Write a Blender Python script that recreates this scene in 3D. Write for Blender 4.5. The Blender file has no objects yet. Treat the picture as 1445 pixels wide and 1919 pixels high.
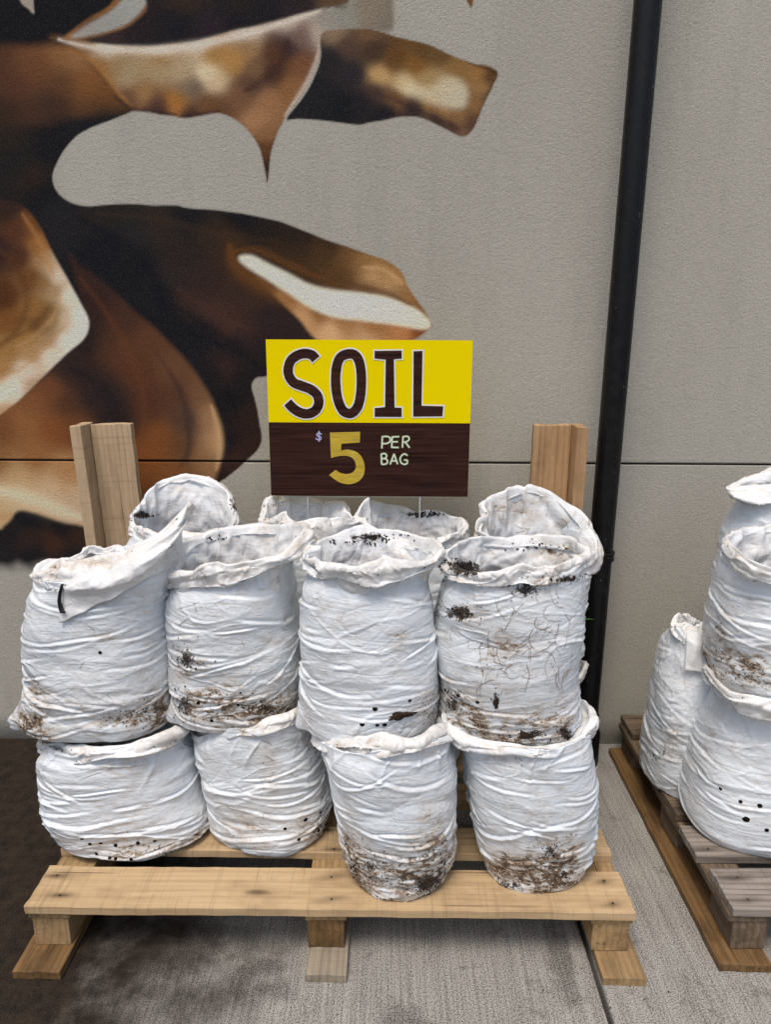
import bpy, bmesh, math, random
import numpy as np
from mathutils import Vector, Matrix
from mathutils.bvhtree import BVHTree
from math import sin, cos, radians, pi, sqrt

random.seed(7)
sc = bpy.context.scene
COL = sc.collection

# ------------------------------------------------------------------ camera
CAM_H, FPX = 1.5, 1388.0            # camera height (m), focal length in photo pixels (photo 1445 x 1919)
PITCH, YAW, ROLL = radians(14.0), radians(0.5), radians(0.25)
fw = np.array([-sin(YAW)*cos(PITCH), cos(YAW)*cos(PITCH), -sin(PITCH)])
r0 = np.array([cos(YAW), sin(YAW), 0.0]); u0 = np.cross(r0, fw)
rt = r0*cos(ROLL)+u0*sin(ROLL); up = u0*cos(ROLL)-r0*sin(ROLL)
cd = bpy.data.cameras.new('camera'); cam = bpy.data.objects.new('camera', cd); COL.objects.link(cam)
cam.matrix_world = Matrix(((rt[0], up[0], -fw[0], 0), (rt[1], up[1], -fw[1], 0), (rt[2], up[2], -fw[2], CAM_H), (0, 0, 0, 1)))
cd.sensor_fit = 'VERTICAL'; cd.sensor_height = 24.0; cd.lens = 24.0*FPX/1919.0
cd.clip_end = 500; cd.clip_start = 0.01
sc.camera = cam

# ------------------------------------------------------------------ sky, sun, exposure
world = bpy.data.worlds.new("World"); sc.world = world; world.use_nodes = True
wn = world.node_tree; wn.nodes.clear()
sky = wn.nodes.new('ShaderNodeTexSky'); sky.sky_type = 'NISHITA'; sky.sun_disc = False
SUN_EL, SUN_AZ = radians(66), radians(200)      # azimuth measured from +Y, clockwise: the light comes from behind the camera
sky.sun_elevation = SUN_EL; sky.sun_rotation = SUN_AZ
sky.air_density = 1.0; sky.dust_density = 4.0; sky.ozone_density = 1.0
bg = wn.nodes.new('ShaderNodeBackground'); bg.inputs[1].default_value = 0.12
wo = wn.nodes.new('ShaderNodeOutputWorld')
wn.links.new(sky.outputs[0], bg.inputs[0]); wn.links.new(bg.outputs[0], wo.inputs[0])
sl = bpy.data.lights.new('sun', 'SUN'); sl.energy = 1.5; sl.angle = radians(22); sl.color = (1.0, 0.93, 0.84)
so = bpy.data.objects.new('sun', sl); COL.objects.link(so)
sd = Vector((sin(SUN_AZ)*cos(SUN_EL), cos(SUN_AZ)*cos(SUN_EL), sin(SUN_EL)))
so.rotation_euler = sd.to_track_quat('Z', 'Y').to_euler()
sc.view_settings.view_transform = 'Standard'; sc.view_settings.look = 'None'
sc.view_settings.exposure = 0.28; sc.view_settings.gamma = 1.0
sc.view_settings.use_curve_mapping = False

# ------------------------------------------------------------------ calibration: photo measurements -> metres in the place
HC = np.array([0, 0, CAM_H])
def ray(px, py): return (px-722.5)/FPX*rt - (py-959.5)/FPX*up + fw
def on_y(px, py, Y): d = ray(px, py); return HC + Y/d[1]*d
def on_z(px, py, Z): d = ray(px, py); return HC + (Z-CAM_H)/d[2]*d
def to_px(P):
    v = np.asarray(P, float) - HC; z = v@fw
    return 722.5+FPX*(v@rt)/z, 959.5-FPX*(v@up)/z

# ------------------------------------------------------------------ numpy gradient noise
def _h(ix, iy, iz, s):
    n = (ix*374761393 + iy*668265263 + iz*1274126177 + s*982451653) & 0xffffffff
    n = ((n ^ (n >> 13))*1274126177) & 0xffffffff
    return (n ^ (n >> 16)) & 0xffff
_g = np.random.RandomState(3).normal(size=(256, 3)); _g /= np.linalg.norm(_g, axis=1)[:, None]
def noise(P, seed=0):
    P = np.asarray(P, float); sh = P.shape[:-1]; P = P.reshape(-1, 3)
    i = np.floor(P).astype(np.int64); f = P-i; w = f*f*f*(f*(f*6-15)+10)
    out = 0
    for dx in (0, 1):
        for dy in (0, 1):
            for dz in (0, 1):
                g = _g[_h(i[:, 0]+dx, i[:, 1]+dy, i[:, 2]+dz, seed) & 255]
                d = f-np.array([dx, dy, dz])
                k = (w[:, 0] if dx else 1-w[:, 0])*(w[:, 1] if dy else 1-w[:, 1])*(w[:, 2] if dz else 1-w[:, 2])
                out = out+k*(g*d).sum(1)
    return (out*1.6).reshape(sh)
def fbm(P, o=4, seed=0):
    a, s = 1.0, 0
    P = np.asarray(P, float)
    for k in range(o): s = s+a*noise(P*2**k, seed+k*17); a *= 0.5
    return s
def ridge(n, k=2.2): return np.clip(1-np.abs(n)*k, 0, 1)**2
def facet(u, v, Nu, seed):
    """flat triangular facets with sharp creases between them, like crumpled film; u runs 0..Nu and wraps"""
    i = np.floor(u).astype(np.int64); j = np.floor(v).astype(np.int64); a = u-i; b = v-j
    val = lambda I, J: _h(np.mod(I, Nu), J, J*0+7, seed)/32768.0-1.0
    fl = ((_h(np.mod(i, Nu), j, j*0+3, seed+5) & 1) == 1)
    p, q, r, t = val(i, j), val(i+1, j), val(i, j+1), val(i+1, j+1)
    p, q, r, t = np.where(fl, q, p), np.where(fl, p, q), np.where(fl, t, r), np.where(fl, r, t)
    a = np.where(fl, 1-a, a)
    lo = p+(q-p)*a+(r-p)*b; hi = t+(r-t)*(1-a)+(q-t)*(1-b)
    return np.where(a+b < 1, lo, hi)
def sstep(a, b, x): t = np.clip((x-a)/(b-a), 0, 1); return t*t*(3-2*t)

# ------------------------------------------------------------------ object helpers
def link(o, parent=None):
    COL.objects.link(o)
    if parent is not None:
        o.parent = parent
    return o
def tag(o, label=None, cat=None, group=None, kind=None):
    if label: o['label'] = label
    if cat: o['category'] = cat
    if group: o['group'] = group
    if kind: o['kind'] = kind
    return o
def empty(name, loc, rz=0.0):
    o = bpy.data.objects.new(name, None); COL.objects.link(o); o.location = loc; o.rotation_euler = (0, 0, rz)
    o.empty_display_size = 0.1
    return o
def mesh_obj(name, V, F, mats, parent=None, loc=(0, 0, 0), smooth=False, rot=None):
    me = bpy.data.meshes.new(name)
    V = np.asarray(V, float)
    me.from_pydata([tuple(v) for v in V], [], [tuple(int(i) for i in f) for f in F]) if len(F) < 3000 else fast_mesh(me, V, F)
    if not isinstance(mats, (list, tuple)): mats = [mats]
    for m in mats: me.materials.append(m)
    if smooth: me.polygons.foreach_set('use_smooth', [True]*len(me.polygons))
    me.update()
    o = bpy.data.objects.new(name, me); o.location = loc
    if rot: o.rotation_euler = rot
    link(o, parent)
    return o
def fast_mesh(me, V, F):
    F = np.asarray(F, np.int32)
    n = F.shape[1]
    me.vertices.add(len(V)); me.vertices.foreach_set('co', V.astype(np.float32).ravel())
    me.loops.add(F.size); me.loops.foreach_set('vertex_index', F.ravel())
    me.polygons.add(len(F)); me.polygons.foreach_set('loop_start', np.arange(0, F.size, n, dtype=np.int32))
    try: me.polygons.foreach_set('loop_total', np.full(len(F), n, np.int32))
    except Exception: pass
    me.update(calc_edges=True); me.validate()
def grid_faces(nv, nu, wrap=False, off=0):
    j, i = np.meshgrid(np.arange(nv-1), np.arange(nu if wrap else nu-1), indexing='ij')
    i2 = (i+1) % nu
    return (np.stack([j*nu+i, j*nu+i2, (j+1)*nu+i2, (j+1)*nu+i], -1).reshape(-1, 4)+off)
def fattr(me, name, vals):
    a = me.attributes.new(name, 'FLOAT', 'POINT'); a.data.foreach_set('value', np.asarray(vals, np.float32).ravel())
def cattr(me, name, vals):
    a = me.color_attributes.new(name, 'FLOAT_COLOR', 'POINT'); a.data.foreach_set('color', np.asarray(vals, np.float32).ravel())

# ------------------------------------------------------------------ node helpers
class NB:
    def __init__(s, name, rough=0.6, spec=0.4):
        s.m = bpy.data.materials.new(name); s.m.use_nodes = True; s.t = s.m.node_tree; s.t.nodes.clear()
        s.out = s.t.nodes.new('ShaderNodeOutputMaterial'); s.b = s.t.nodes.new('ShaderNodeBsdfPrincipled')
        s.t.links.new(s.b.outputs[0], s.out.inputs[0])
        s.b.inputs['Roughness'].default_value = rough; s.b.inputs['Specular IOR Level'].default_value = spec
        tc = s.t.nodes.new('ShaderNodeTexCoord'); s.obj = tc.outputs['Object']; s.gen = tc.outputs['Generated']
        s._geo = None
    def n(s, t): return s.t.nodes.new(t)
    def put(s, sock, v):
        if hasattr(v, 'is_output') or isinstance(v, bpy.types.NodeSocket): s.t.links.new(v, sock)
        else:
            if isinstance(v, (tuple, list)) and len(v) == 3 and sock.type == 'RGBA': v = (*v, 1)
            sock.default_value = v
    def pos(s):
        if not s._geo: s._geo = s.n('ShaderNodeNewGeometry')
        return s._geo.outputs['Position']
    def map(s, vec, scale=(1, 1, 1), loc=(0, 0, 0), rot=(0, 0, 0)):
        m = s.n('ShaderNodeMapping'); s.put(m.inputs[0], vec); m.inputs[1].default_value = loc; m.inputs[2].default_value = rot; m.inputs[3].default_value = scale
        return m.outputs[0]
    def noise(s, vec, scale, detail=3, rough=0.5, dist=0.0, col=False):
        m = s.n('ShaderNodeTexNoise'); s.put(m.inputs['Vector'], vec); m.inputs['Scale'].default_value = scale
        m.inputs['Detail'].default_value = detail; m.inputs['Roughness'].default_value = rough; m.inputs['Distortion'].default_value = dist
        return m.outputs[1 if col else 0]
    def vor(s, vec, scale, feat='F1', rnd=1.0, out=0):
        m = s.n('ShaderNodeTexVoronoi'); m.feature = feat; s.put(m.inputs['Vector'], vec); m.inputs['Scale'].default_value = scale
        m.inputs['Randomness'].default_value = rnd
        return m.outputs[out]
    def wave(s, vec, scale, dist=2.0, det=2.0, dscale=1.0, dirn='Y'):
        m = s.n('ShaderNodeTexWave'); m.bands_direction = dirn; s.put(m.inputs['Vector'], vec); m.inputs['Scale'].default_value = scale
        m.inputs['Distortion'].default_value = dist; m.inputs['Detail'].default_value = det; m.inputs['Detail Scale'].default_value = dscale
        return m.outputs[1]
    def math(s, op, a, b=0.0, c=None, clamp=False):
        m = s.n('ShaderNodeMath'); m.operation = op; s.put(m.inputs[0], a); s.put(m.inputs[1], b)
        if c is not None: s.put(m.inputs[2], c)
        m.use_clamp = clamp
        return m.outputs[0]
    def rng(s, v, a, b, c=0.0, d=1.0, smooth=False):
        m = s.n('ShaderNodeMapRange'); s.put(m.inputs[0], v)
        for i, x in enumerate((a, b, c, d)): s.put(m.inputs[i+1], x)
        if smooth: m.interpolation_type = 'SMOOTHSTEP'
        return m.outputs[0]
    def mix(s, f, a, b, mode='MIX'):
        m = s.n('ShaderNodeMix'); m.data_type = 'RGBA'; m.blend_type = mode
        s.put(m.inputs[0], f); s.put(m.inputs[6], a); s.put(m.inputs[7], b)
        return m.outputs[2]
    def attr(s, name, out='Fac'):
        m = s.n('ShaderNodeAttribute'); m.attribute_name = name
        return m.outputs[out]
    def rnd(s):
        m = s.n('ShaderNodeObjectInfo'); return m.outputs['Random']
    def xyz(s, v):
        m = s.n('ShaderNodeSeparateXYZ'); s.put(m.inputs[0], v); return m.outputs
    def bump(s, h, strength=0.5, dist=0.002, prev=None):
        m = s.n('ShaderNodeBump'); s.put(m.inputs['Height'], h); m.inputs['Strength'].default_value = strength; m.inputs['Distance'].default_value = dist
        if prev is not None: s.t.links.new(prev, m.inputs['Normal'])
        return m.outputs[0]
    def done(s, color=None, rough=None, normal=None):
        if color is not None: s.put(s.b.inputs['Base Color'], color)
        if rough is not None: s.put(s.b.inputs['Roughness'], rough)
        if normal is not None: s.t.links.new(normal, s.b.inputs['Normal'])
        return s.m
def plain(name, col, rough=0.6, spec=0.4, metal=0.0, var=0.15, vs=40.0):
    b = NB(name, rough, spec); b.b.inputs['Metallic'].default_value = metal
    n = b.noise(b.obj, vs, 4)
    c = b.mix(n, tuple(x*(1-var) for x in col), tuple(x*(1+var) for x in col))
    return b.done(c, None, b.bump(n, 0.15, 0.001))
def lin(c):
    c = np.asarray(c, float)/255.0
    return np.where(c <= 0.04045, c/12.92, ((c+0.055)/1.055)**2.4)

# ================================================================== MATERIALS
def mat_wall():
    b = NB('painted_stucco', 0.92, 0.06)
    P = b.obj
    n1 = b.noise(P, 290, 3, 0.6)
    n2 = b.noise(P, 130, 2, 0.5, 0.6)
    big = b.noise(b.map(P, (0.8, 1, 0.35)), 2.2, 4, 0.55)
    base = b.mix(b.rng(big, 0.3, 0.7), (0.445, 0.42, 0.36), (0.51, 0.485, 0.42))
    st = b.noise(b.map(P, (9, 1, 0.9)), 1.3, 5, 0.6)                 # faint run-down stains
    base = b.mix(b.rng(st, 0.54, 0.74, 0, 0.22), base, (0.27, 0.262, 0.225))
    pa = b.n('ShaderNodeAttribute'); pa.attribute_name = 'paint'
    al = pa.outputs['Alpha']
    ov = b.mix(b.rng(n1, 0.52, 0.7, 0.0, 0.10), pa.outputs['Color'], (0.30, 0.28, 0.26))
    c = b.mix(al, base, ov)
    pit = b.rng(n1, 0.36, 0.52, 0.74, 1.02)
    m = b.n('ShaderNodeMix'); m.data_type = 'RGBA'; m.blend_type = 'MULTIPLY'; m.inputs[0].default_value = 1.0
    b.put(m.inputs[6], c); g = b.n('ShaderNodeCombineColor'); 
    for i in range(3): b.put(g.inputs[i], pit)
    b.put(m.inputs[7], g.outputs[0])
    hgt = b.math('ADD', b.math('MULTIPLY', n1, 0.6), b.math('MULTIPLY', n2, 0.7))
    return b.done(m.outputs[2], None, b.bump(hgt, 1.0, 0.0025))
def mat_concrete():
    b = NB('broomed_concrete', 0.9, 0.03)
    P = b.pos()
    x = b.xyz(P)
    broom = b.noise(b.map(P, (230, 4, 1)), 1.0, 3, 0.6)
    broom2 = b.noise(b.map(P, (90, 1.6, 1)), 1.0, 3, 0.65)
    gr = b.noise(P, 300, 3, 0.65)
    med = b.noise(P, 7, 5, 0.6)
    base = b.mix(b.rng(med, 0.3, 0.7), (0.32, 0.305, 0.275), (0.43, 0.412, 0.375))
    base = b.mix(b.rng(b.math('ADD', b.math('MULTIPLY', broom, 0.6), b.math('MULTIPLY', broom2, 0.4)), 0.40, 0.55, 0.62, 0), base, (0.12, 0.11, 0.096))
    base = b.mix(b.rng(gr, 0.50, 0.58, 0.0, 0.75), base, (0.52, 0.50, 0.46))
    base = b.mix(b.rng(gr, 0.47, 0.39, 0.0, 0.8), base, (0.05, 0.045, 0.04))
    # damp, soil-stained concrete towards the left and in blotches
    w = b.math('ADD', x[0], b.math('MULTIPLY', b.math('SUBTRACT', b.noise(P, 3.0, 5, 0.65), 0.5), 1.3))
    near = b.math('MULTIPLY', b.math('SUBTRACT', 1.6, x[1]), 0.25)
    w = b.math('SUBTRACT', w, near)
    wet = b.rng(w, -0.22, -0.80, 0, 1, True)
    dirt = b.noise(P, 24, 5, 0.7)
    wetc = b.mix(b.rng(dirt, 0.35, 0.7), (0.010, 0.007, 0.005), (0.042, 0.029, 0.019))
    wetc = b.mix(b.rng(gr, 0.57, 0.66, 0.0, 0.35), wetc, (0.13, 0.115, 0.09))
    c = b.mix(b.math('MULTIPLY', wet, 0.97), base, wetc)
    blot = b.noise(P, 9, 6, 0.72, 0.6)
    fine = b.noise(P, 85, 4, 0.7)
    bm = b.rng(b.math('ADD', b.math('MULTIPLY', blot, 0.75), b.math('MULTIPLY', fine, 0.25)), 0.555, 0.68, 0, 0.6)
    c = b.mix(bm, c, (0.045, 0.034, 0.025))
    # one scuffed soil patch in front of the middle runner
    def spot(cx, cy, rx, ry):
        dx = b.math('DIVIDE', b.math('SUBTRACT', x[0], cx), rx); dy = b.math('DIVIDE', b.math('SUBTRACT', x[1], cy), ry)
        d = b.math('SQRT', b.math('ADD', b.math('MULTIPLY', dx, dx), b.math('MULTIPLY', dy, dy)))
        d = b.math('ADD', d, b.math('MULTIPLY', b.math('SUBTRACT', b.noise(P, 30, 5, 0.7), 0.5), 2.6))
        return b.math('MULTIPLY', b.rng(d, 1.5, 0.5, 0, 0.8, True), b.rng(gr, 0.36, 0.6, 1, 0.35))
    for s in SPOTS: c = b.mix(spot(*s), c, (0.035, 0.026, 0.02))
    h = b.math('ADD', b.math('MULTIPLY', broom, 0.5), b.math('ADD', b.math('MULTIPLY', gr, 0.5), b.math('MULTIPLY', broom2, 0.4)))
    return b.done(c, b.rng(wet, 0, 1, 0.88, 0.75), b.bump(h, 1.0, 0.006))
SPOTS = [(-0.345, 1.43, 0.022, 0.05), (-0.30, 1.47, 0.04, 0.02), (-0.27, 1.40, 0.045, 0.03), (-0.55, 1.55, 0.12, 0.12), (0.03, 1.31, 0.05, 0.06), (0.42, 1.5, 0.03, 0.12)]
def mat_wood(name, c0, c1, dark, wet=0.0, saw=0.5, grain=1.0, rough=0.75):
    b = NB(name, rough, 0.25)
    r = b.rnd()
    off = b.n('ShaderNodeCombineXYZ'); b.put(off.inputs[0], b.math('MULTIPLY', r, 13.0)); b.put(off.inputs[1], b.math('MULTIPLY', r, 7.0)); b.put(off.inputs[2], b.math('MULTIPLY', r, 5.0))
    ad = b.n('ShaderNodeVectorMath'); ad.operation = 'ADD'; b.put(ad.inputs[0], b.obj); b.put(ad.inputs[1], off.outputs[0]); P = ad.outputs[0]
    g1 = b.noise(b.map(P, (2.2, 42, 42)), 1.0, 5, 0.6, 0.6)
    g2 = b.noise(b.map(P, (7, 190, 190)), 1.0, 4, 0.6)
    rings = b.wave(b.map(P, (0.35, 8, 8)), 2.2, 5.0, 3, 0.9, 'Y')
    c = b.mix(b.rng(g1, 0.3, 0.7), c0, c1)
    c = b.mix(b.math('MULTIPLY', b.rng(rings, 0.55, 0.95), 0.28*grain), c, dark)
    c = b.mix(b.rng(g2, 0.56, 0.74, 0, 0.5*grain), c, dark)
    sw = b.noise(b.map(P, (125, 3.0, 3.0), rot=(0, 0, 0.05)), 1.0, 4, 0.65)
    big = b.noise(b.map(P, (2.5, 6, 6)), 1.0, 3, 0.5)
    c = b.mix(b.math('MULTIPLY', b.rng(sw, 0.54, 0.68, 0, 0.6*saw), b.rng(big, 0.25, 0.5)), c, dark)
    blot = b.noise(b.map(P, (6, 14, 14)), 1.0, 4, 0.65)
    c = b.mix(b.rng(blot, 0.47, 0.72, 0, 0.45+wet), c, tuple(x*0.75 for x in dark))
    c = b.mix(b.math('MULTIPLY', b.math('SUBTRACT', r, 0.5), 0.5, None, True), c, dark)
    kv = b.n('ShaderNodeTexVoronoi'); b.put(kv.inputs['Vector'], b.map(P, (3.2, 9, 9))); kv.inputs['Scale'].default_value = 1.0
    kn = b.math('ADD', kv.outputs[0], b.math('MULTIPLY', b.math('SUBTRACT', g1, 0.5), 0.18))
    c = b.mix(b.rng(kn, 0.13, 0.04, 0, 0.85), c, tuple(x*0.55 for x in dark))
    spl = b.noise(b.map(P, (1.1, 120, 120)), 1.0, 2, 0.5)
    c = b.mix(b.math('MULTIPLY', b.rng(spl, 0.655, 0.68, 0, 0.85), b.rng(big, 0.45, 0.6)), c, tuple(x*0.35 for x in dark))
    st = b.attr('stain')
    c = b.mix(b.math('MULTIPLY', st, 0.9, None, True), c, (0.028, 0.018, 0.012))
    h = b.math('ADD', b.math('MULTIPLY', g1, 0.5), b.math('ADD', b.math('MULTIPLY', g2, 0.6), b.math('MULTIPLY', sw, 0.5*saw)))
    return b.done(c, None, b.bump(h, 0.6, 0.002))
def mat_bag():
    b = NB('white_sack_film', 0.34, 0.5)
    r = b.rnd()
    off = b.n('ShaderNodeVectorMath'); off.operation = 'ADD'; b.put(off.inputs[0], b.obj)
    cx = b.n('ShaderNodeCombineXYZ')
    for i, k in enumerate((17, 31, 11)): b.put(cx.inputs[i], b.math('MULTIPLY', r, float(k)))
    b.put(off.inputs[1], cx.outputs[0]); P = off.outputs[0]
    dirt = b.attr('dirt'); inner = b.attr('inner'); dark = b.attr('crust')
    big = b.noise(P, 7, 3, 0.5)
    film = b.mix(b.rng(big, 0.3, 0.7), (0.715, 0.765, 0.805), (0.77, 0.81, 0.84))
    inn = b.mix(b.rng(big, 0.3, 0.7), (0.80, 0.795, 0.775), (0.84, 0.838, 0.825))
    c = b.mix(inner, film, inn)
    n0 = b.noise(b.map(P, (1, 1, 1.8)), 16, 6, 0.68, 0.5)
    n1 = b.noise(P, 60, 6, 0.72)
    n2 = b.noise(P, 210, 4, 0.7)
    brk = b.rng(b.noise(b.map(P, (1, 1, 2.2)), 28, 4, 0.7, 0.8), 0.38, 0.58, 0.35, 1.08)
    dirt = b.math('MULTIPLY', dirt, brk)
    # thin tan wash
    wash = b.rng(b.math('ADD', b.math('MULTIPLY', dirt, 0.42), b.math('ADD', b.math('MULTIPLY', n0, 0.7), b.math('MULTIPLY', n1, 0.3))), 0.55, 0.86, 0, 0.75)
    c = b.mix(wash, c, (0.44, 0.335, 0.225))
    # brown smears
    mid = b.rng(b.math('ADD', b.math('MULTIPLY', dirt, 0.40), b.math('ADD', b.math('MULTIPLY', n0, 0.45), b.math('MULTIPLY', n1, 0.55))), 0.75, 0.89, 0, 0.8)
    c = b.mix(mid, c, (0.235, 0.15, 0.085))
    sm = b.noise(b.map(P, (1.2, 1.2, 3.2)), 9, 6, 0.75, 1.2)
    c = b.mix(b.rng(sm, 0.56, 0.72, 0, 0.42), c, (0.50, 0.385, 0.26))
    # dark flecks of soil
    fl = b.rng(b.math('ADD', b.math('MULTIPLY', dirt, 0.22), b.math('ADD', b.math('MULTIPLY', n1, 0.45), b.math('MULTIPLY', n2, 0.55))), 0.70, 0.74, 0, 0.93)
    c = b.mix(fl, c, (0.085, 0.055, 0.034))
    cr = b.rng(b.math('ADD', b.math('MULTIPLY', dark, 0.42), b.math('ADD', b.math('MULTIPLY', n1, 0.6), b.math('MULTIPLY', n2, 0.4))), 0.74, 0.80, 0, 0.97)
    c = b.mix(cr, c, (0.035, 0.022, 0.015))
    # thin hair roots
    rt_ = b.vor(b.map(P, (1, 1, 0.55), rot=(0.4, 0.5, 0.3)), 26, 'DISTANCE_TO_EDGE')
    hair = b.math('MULTIPLY', b.rng(rt_, 0.012, 0.003, 0, 1), b.rng(b.noise(P, 22, 3, 0.6), 0.54, 0.6))
    hair = b.math('MULTIPLY', hair, b.rng(dirt, 0.25, 0.7, 0.0, 0.8))
    c = b.mix(hair, c, (0.17, 0.11, 0.06))
    # fine film creases: sharp ridges where the noise crosses its middle value
    f1 = b.math('ABSOLUTE', b.math('SUBTRACT', b.noise(b.map(P, (9, 9, 46)), 1.0, 2, 0.5, 0.9), 0.5))
    f2 = b.math('ABSOLUTE', b.math('SUBTRACT', b.noise(P, 30, 2, 0.5, 0.8), 0.5))
    f3 = b.math('ABSOLUTE', b.math('SUBTRACT', b.noise(P, 85, 2, 0.5, 0.5), 0.5))
    nb = b.bump(b.math('MULTIPLY', b.math('MINIMUM', f1, 0.16), b.rng(inner, 0, 1, 1, 0.2)), 0.28, 0.016)
    nb = b.bump(b.math('MINIMUM', f2, 0.12), 0.25, 0.018, nb)
    nb = b.bump(f3, 0.08, 0.006, nb)
    soil = b.math('MAXIMUM', b.math('MAXIMUM', mid, fl), cr)
    nb = b.bump(b.math('MULTIPLY', soil, n2), 0.8, 0.003, nb)
    return b.done(c, b.rng(b.math('MAXIMUM', soil, wash), 0, 1, 0.27, 0.9), nb)
def mat_soil():
    b = NB('dark_potting_soil', 0.95, 0.15)
    n = b.noise(b.obj, 90, 5, 0.7)
    c = b.mix(b.rng(n, 0.35, 0.7), (0.018, 0.012, 0.008), (0.085, 0.055, 0.035))
    return b.done(c, None, b.bump(n, 1.0, 0.008))
def mat_pipe():
    b = NB('black_pipe_plastic', 0.4, 0.3)
    n = b.noise(b.obj, 30, 5, 0.7); d = b.noise(b.obj, 160, 2, 0.5)
    c = b.mix(b.rng(n, 0.45, 0.75, 0, 0.5), (0.004, 0.004, 0.005), (0.016, 0.0155, 0.015))
    c = b.mix(b.rng(d, 0.755, 0.77), c, (0.45, 0.45, 0.43))
    return b.done(c, b.rng(n, 0.3, 0.7, 0.3, 0.5), b.bump(n, 0.1, 0.002))
def mat_yellow():
    b = NB('yellow_sign_paint', 0.6, 0.03)
    n = b.noise(b.map(b.obj, (3, 3, 40)), 1.5, 4, 0.6)
    c = b.mix(n, (0.93, 0.73, 0.0), (0.97, 0.77, 0.0))
    h = b.wave(b.obj, 70, 0.0, 0, 1, 'X')
    return b.done(c, None, b.bump(h, 0.06, 0.001))
def mat_brown():
    b = NB('brown_sign_paint', 0.5, 0.12)
    n = b.noise(b.map(b.obj, (2.4, 3, 75)), 1.6, 5, 0.65, 0.3)
    n2 = b.noise(b.obj, 9, 3)
    c = b.mix(b.rng(n, 0.35, 0.72), (0.020, 0.0075, 0.006), (0.068, 0.026, 0.019))
    c = b.mix(b.rng(n2, 0.6, 0.8, 0, 0.5), c, (0.018, 0.012, 0.014))
    h = b.wave(b.obj, 70, 0.0, 0, 1, 'X')
    return b.done(c, b.rng(n, 0.3, 0.7, 0.35, 0.65), b.bump(b.math('ADD', n, b.math('MULTIPLY', h, 0.3)), 0.25, 0.002))
def mat_gold():
    b = NB('gold_brushed_paint', 0.45, 0.4)
    n = b.noise(b.map(b.obj, (10, 3, 160)), 1.5, 4, 0.65)
    n2 = b.noise(b.obj, 30, 3)
    c = b.mix(b.rng(n, 0.35, 0.7), (0.72, 0.50, 0.03), (0.42, 0.29, 0.05))
    c = b.mix(b.rng(n2, 0.5, 0.75, 0, 0.5), c, (0.60, 0.52, 0.16))
    return b.done(c, None, b.bump(n, 0.2, 0.001))

M_wall = mat_wall(); M_conc = mat_concrete()
M_fresh = mat_wood('fresh_pine', (0.47, 0.325, 0.175), (0.60, 0.435, 0.25), (0.235, 0.15, 0.08), saw=0.85, grain=0.5)
M_mid = mat_wood('damp_pine', (0.36, 0.235, 0.11), (0.48, 0.33, 0.165), (0.13, 0.08, 0.04), wet=0.25, saw=0.4)
M_wet = mat_wood('wet_pine', (0.13, 0.075, 0.032), (0.27, 0.155, 0.062), (0.04, 0.024, 0.013), wet=0.35, saw=0.3, rough=0.6)
M_grey = mat_wood('weathered_pine', (0.24, 0.20, 0.165), (0.35, 0.305, 0.265), (0.085, 0.065, 0.05), wet=0.2, saw=0.5, grain=1.3)
M_greyb = mat_wood('weathered_brown_pine', (0.15, 0.108, 0.07), (0.235, 0.175, 0.12), (0.05, 0.032, 0.02), wet=0.3, saw=0.4, grain=1.3)
M_pale = mat_wood('pale_runner_pine', (0.27, 0.225, 0.165), (0.37, 0.315, 0.235), (0.12, 0.095, 0.07), wet=0.15, saw=0.4)
M_post = mat_wood('post_pine', (0.47, 0.335, 0.20), (0.58, 0.43, 0.275), (0.25, 0.165, 0.09), saw=0.5, grain=0.7)
M_postr = mat_wood('post_pine_brown', (0.43, 0.26, 0.125), (0.56, 0.36, 0.19), (0.20, 0.11, 0.055), saw=0.25, grain=1.0)
M_bag = mat_bag(); M_soil = mat_soil(); M_pipe = mat_pipe()
M_yel = mat_yellow(); M_brn = mat_brown(); M_gold = mat_gold()
M_black = plain('joint_black', (0.012, 0.012, 0.012), 0.9, 0.1)
M_white = plain('white_outline_paint', (0.86, 0.85, 0.78), 0.5, 0.3, var=0.06)
M_lav = plain('lavender_paint_marker', (0.50, 0.50, 0.78), 0.5)
M_pgreen = plain('pale_green_paint_marker', (0.74, 0.82, 0.66), 0.5, var=0.08)
M_green = plain('olive_outline_paint', (0.20, 0.23, 0.045), 0.5)
M_wire = plain('galvanised_wire', (0.62, 0.65, 0.68), 0.4, 0.5, 0.3)
M_nail = plain('rusty_nail', (0.05, 0.03, 0.02), 0.7)
M_hole = plain('hole_dark_soil', (0.012, 0.009, 0.006), 0.95, 0.05)
M_root = plain('dry_root', (0.24, 0.155, 0.085), 0.9, 0.1)
M_grass = plain('grass_blade_green', (0.07, 0.17, 0.03), 0.5)
M_print = plain('black_print', (0.015, 0.015, 0.018), 0.4)

# ================================================================== SETTING
# ground sheet to the horizon, and the concrete slabs with a tooled joint between them
def sheet(name, x0, x1, y0, y1, z0, z1, mat, parent=None):
    V = [(x, y, z) for z in (z0, z1) for (x, y) in ((x0, y0), (x1, y0), (x1, y1), (x0, y1))]
    F = [(4, 5, 6, 7), (3, 2, 1, 0), (0, 1, 5, 4), (1, 2, 6, 5), (2, 3, 7, 6), (3, 0, 4, 7)]
    o = mesh_obj(name, V, F, mat, parent)
    bv = o.modifiers.new('bevel', 'BEVEL'); bv.width = min(0.006, (z1-z0)*0.3); bv.segments = 2
    return o
WY = 2.473                                                       # face of the wall
g = mesh_obj('ground', [(-120, -120, -0.06), (120, -120, -0.06), (120, 120, -0.06), (-120, 120, -0.06)], [(0, 1, 2, 3)], plain('damp_soil_ground', (0.06, 0.048, 0.036), 0.95)); tag(g, kind='structure')
JX = 0.497
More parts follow.
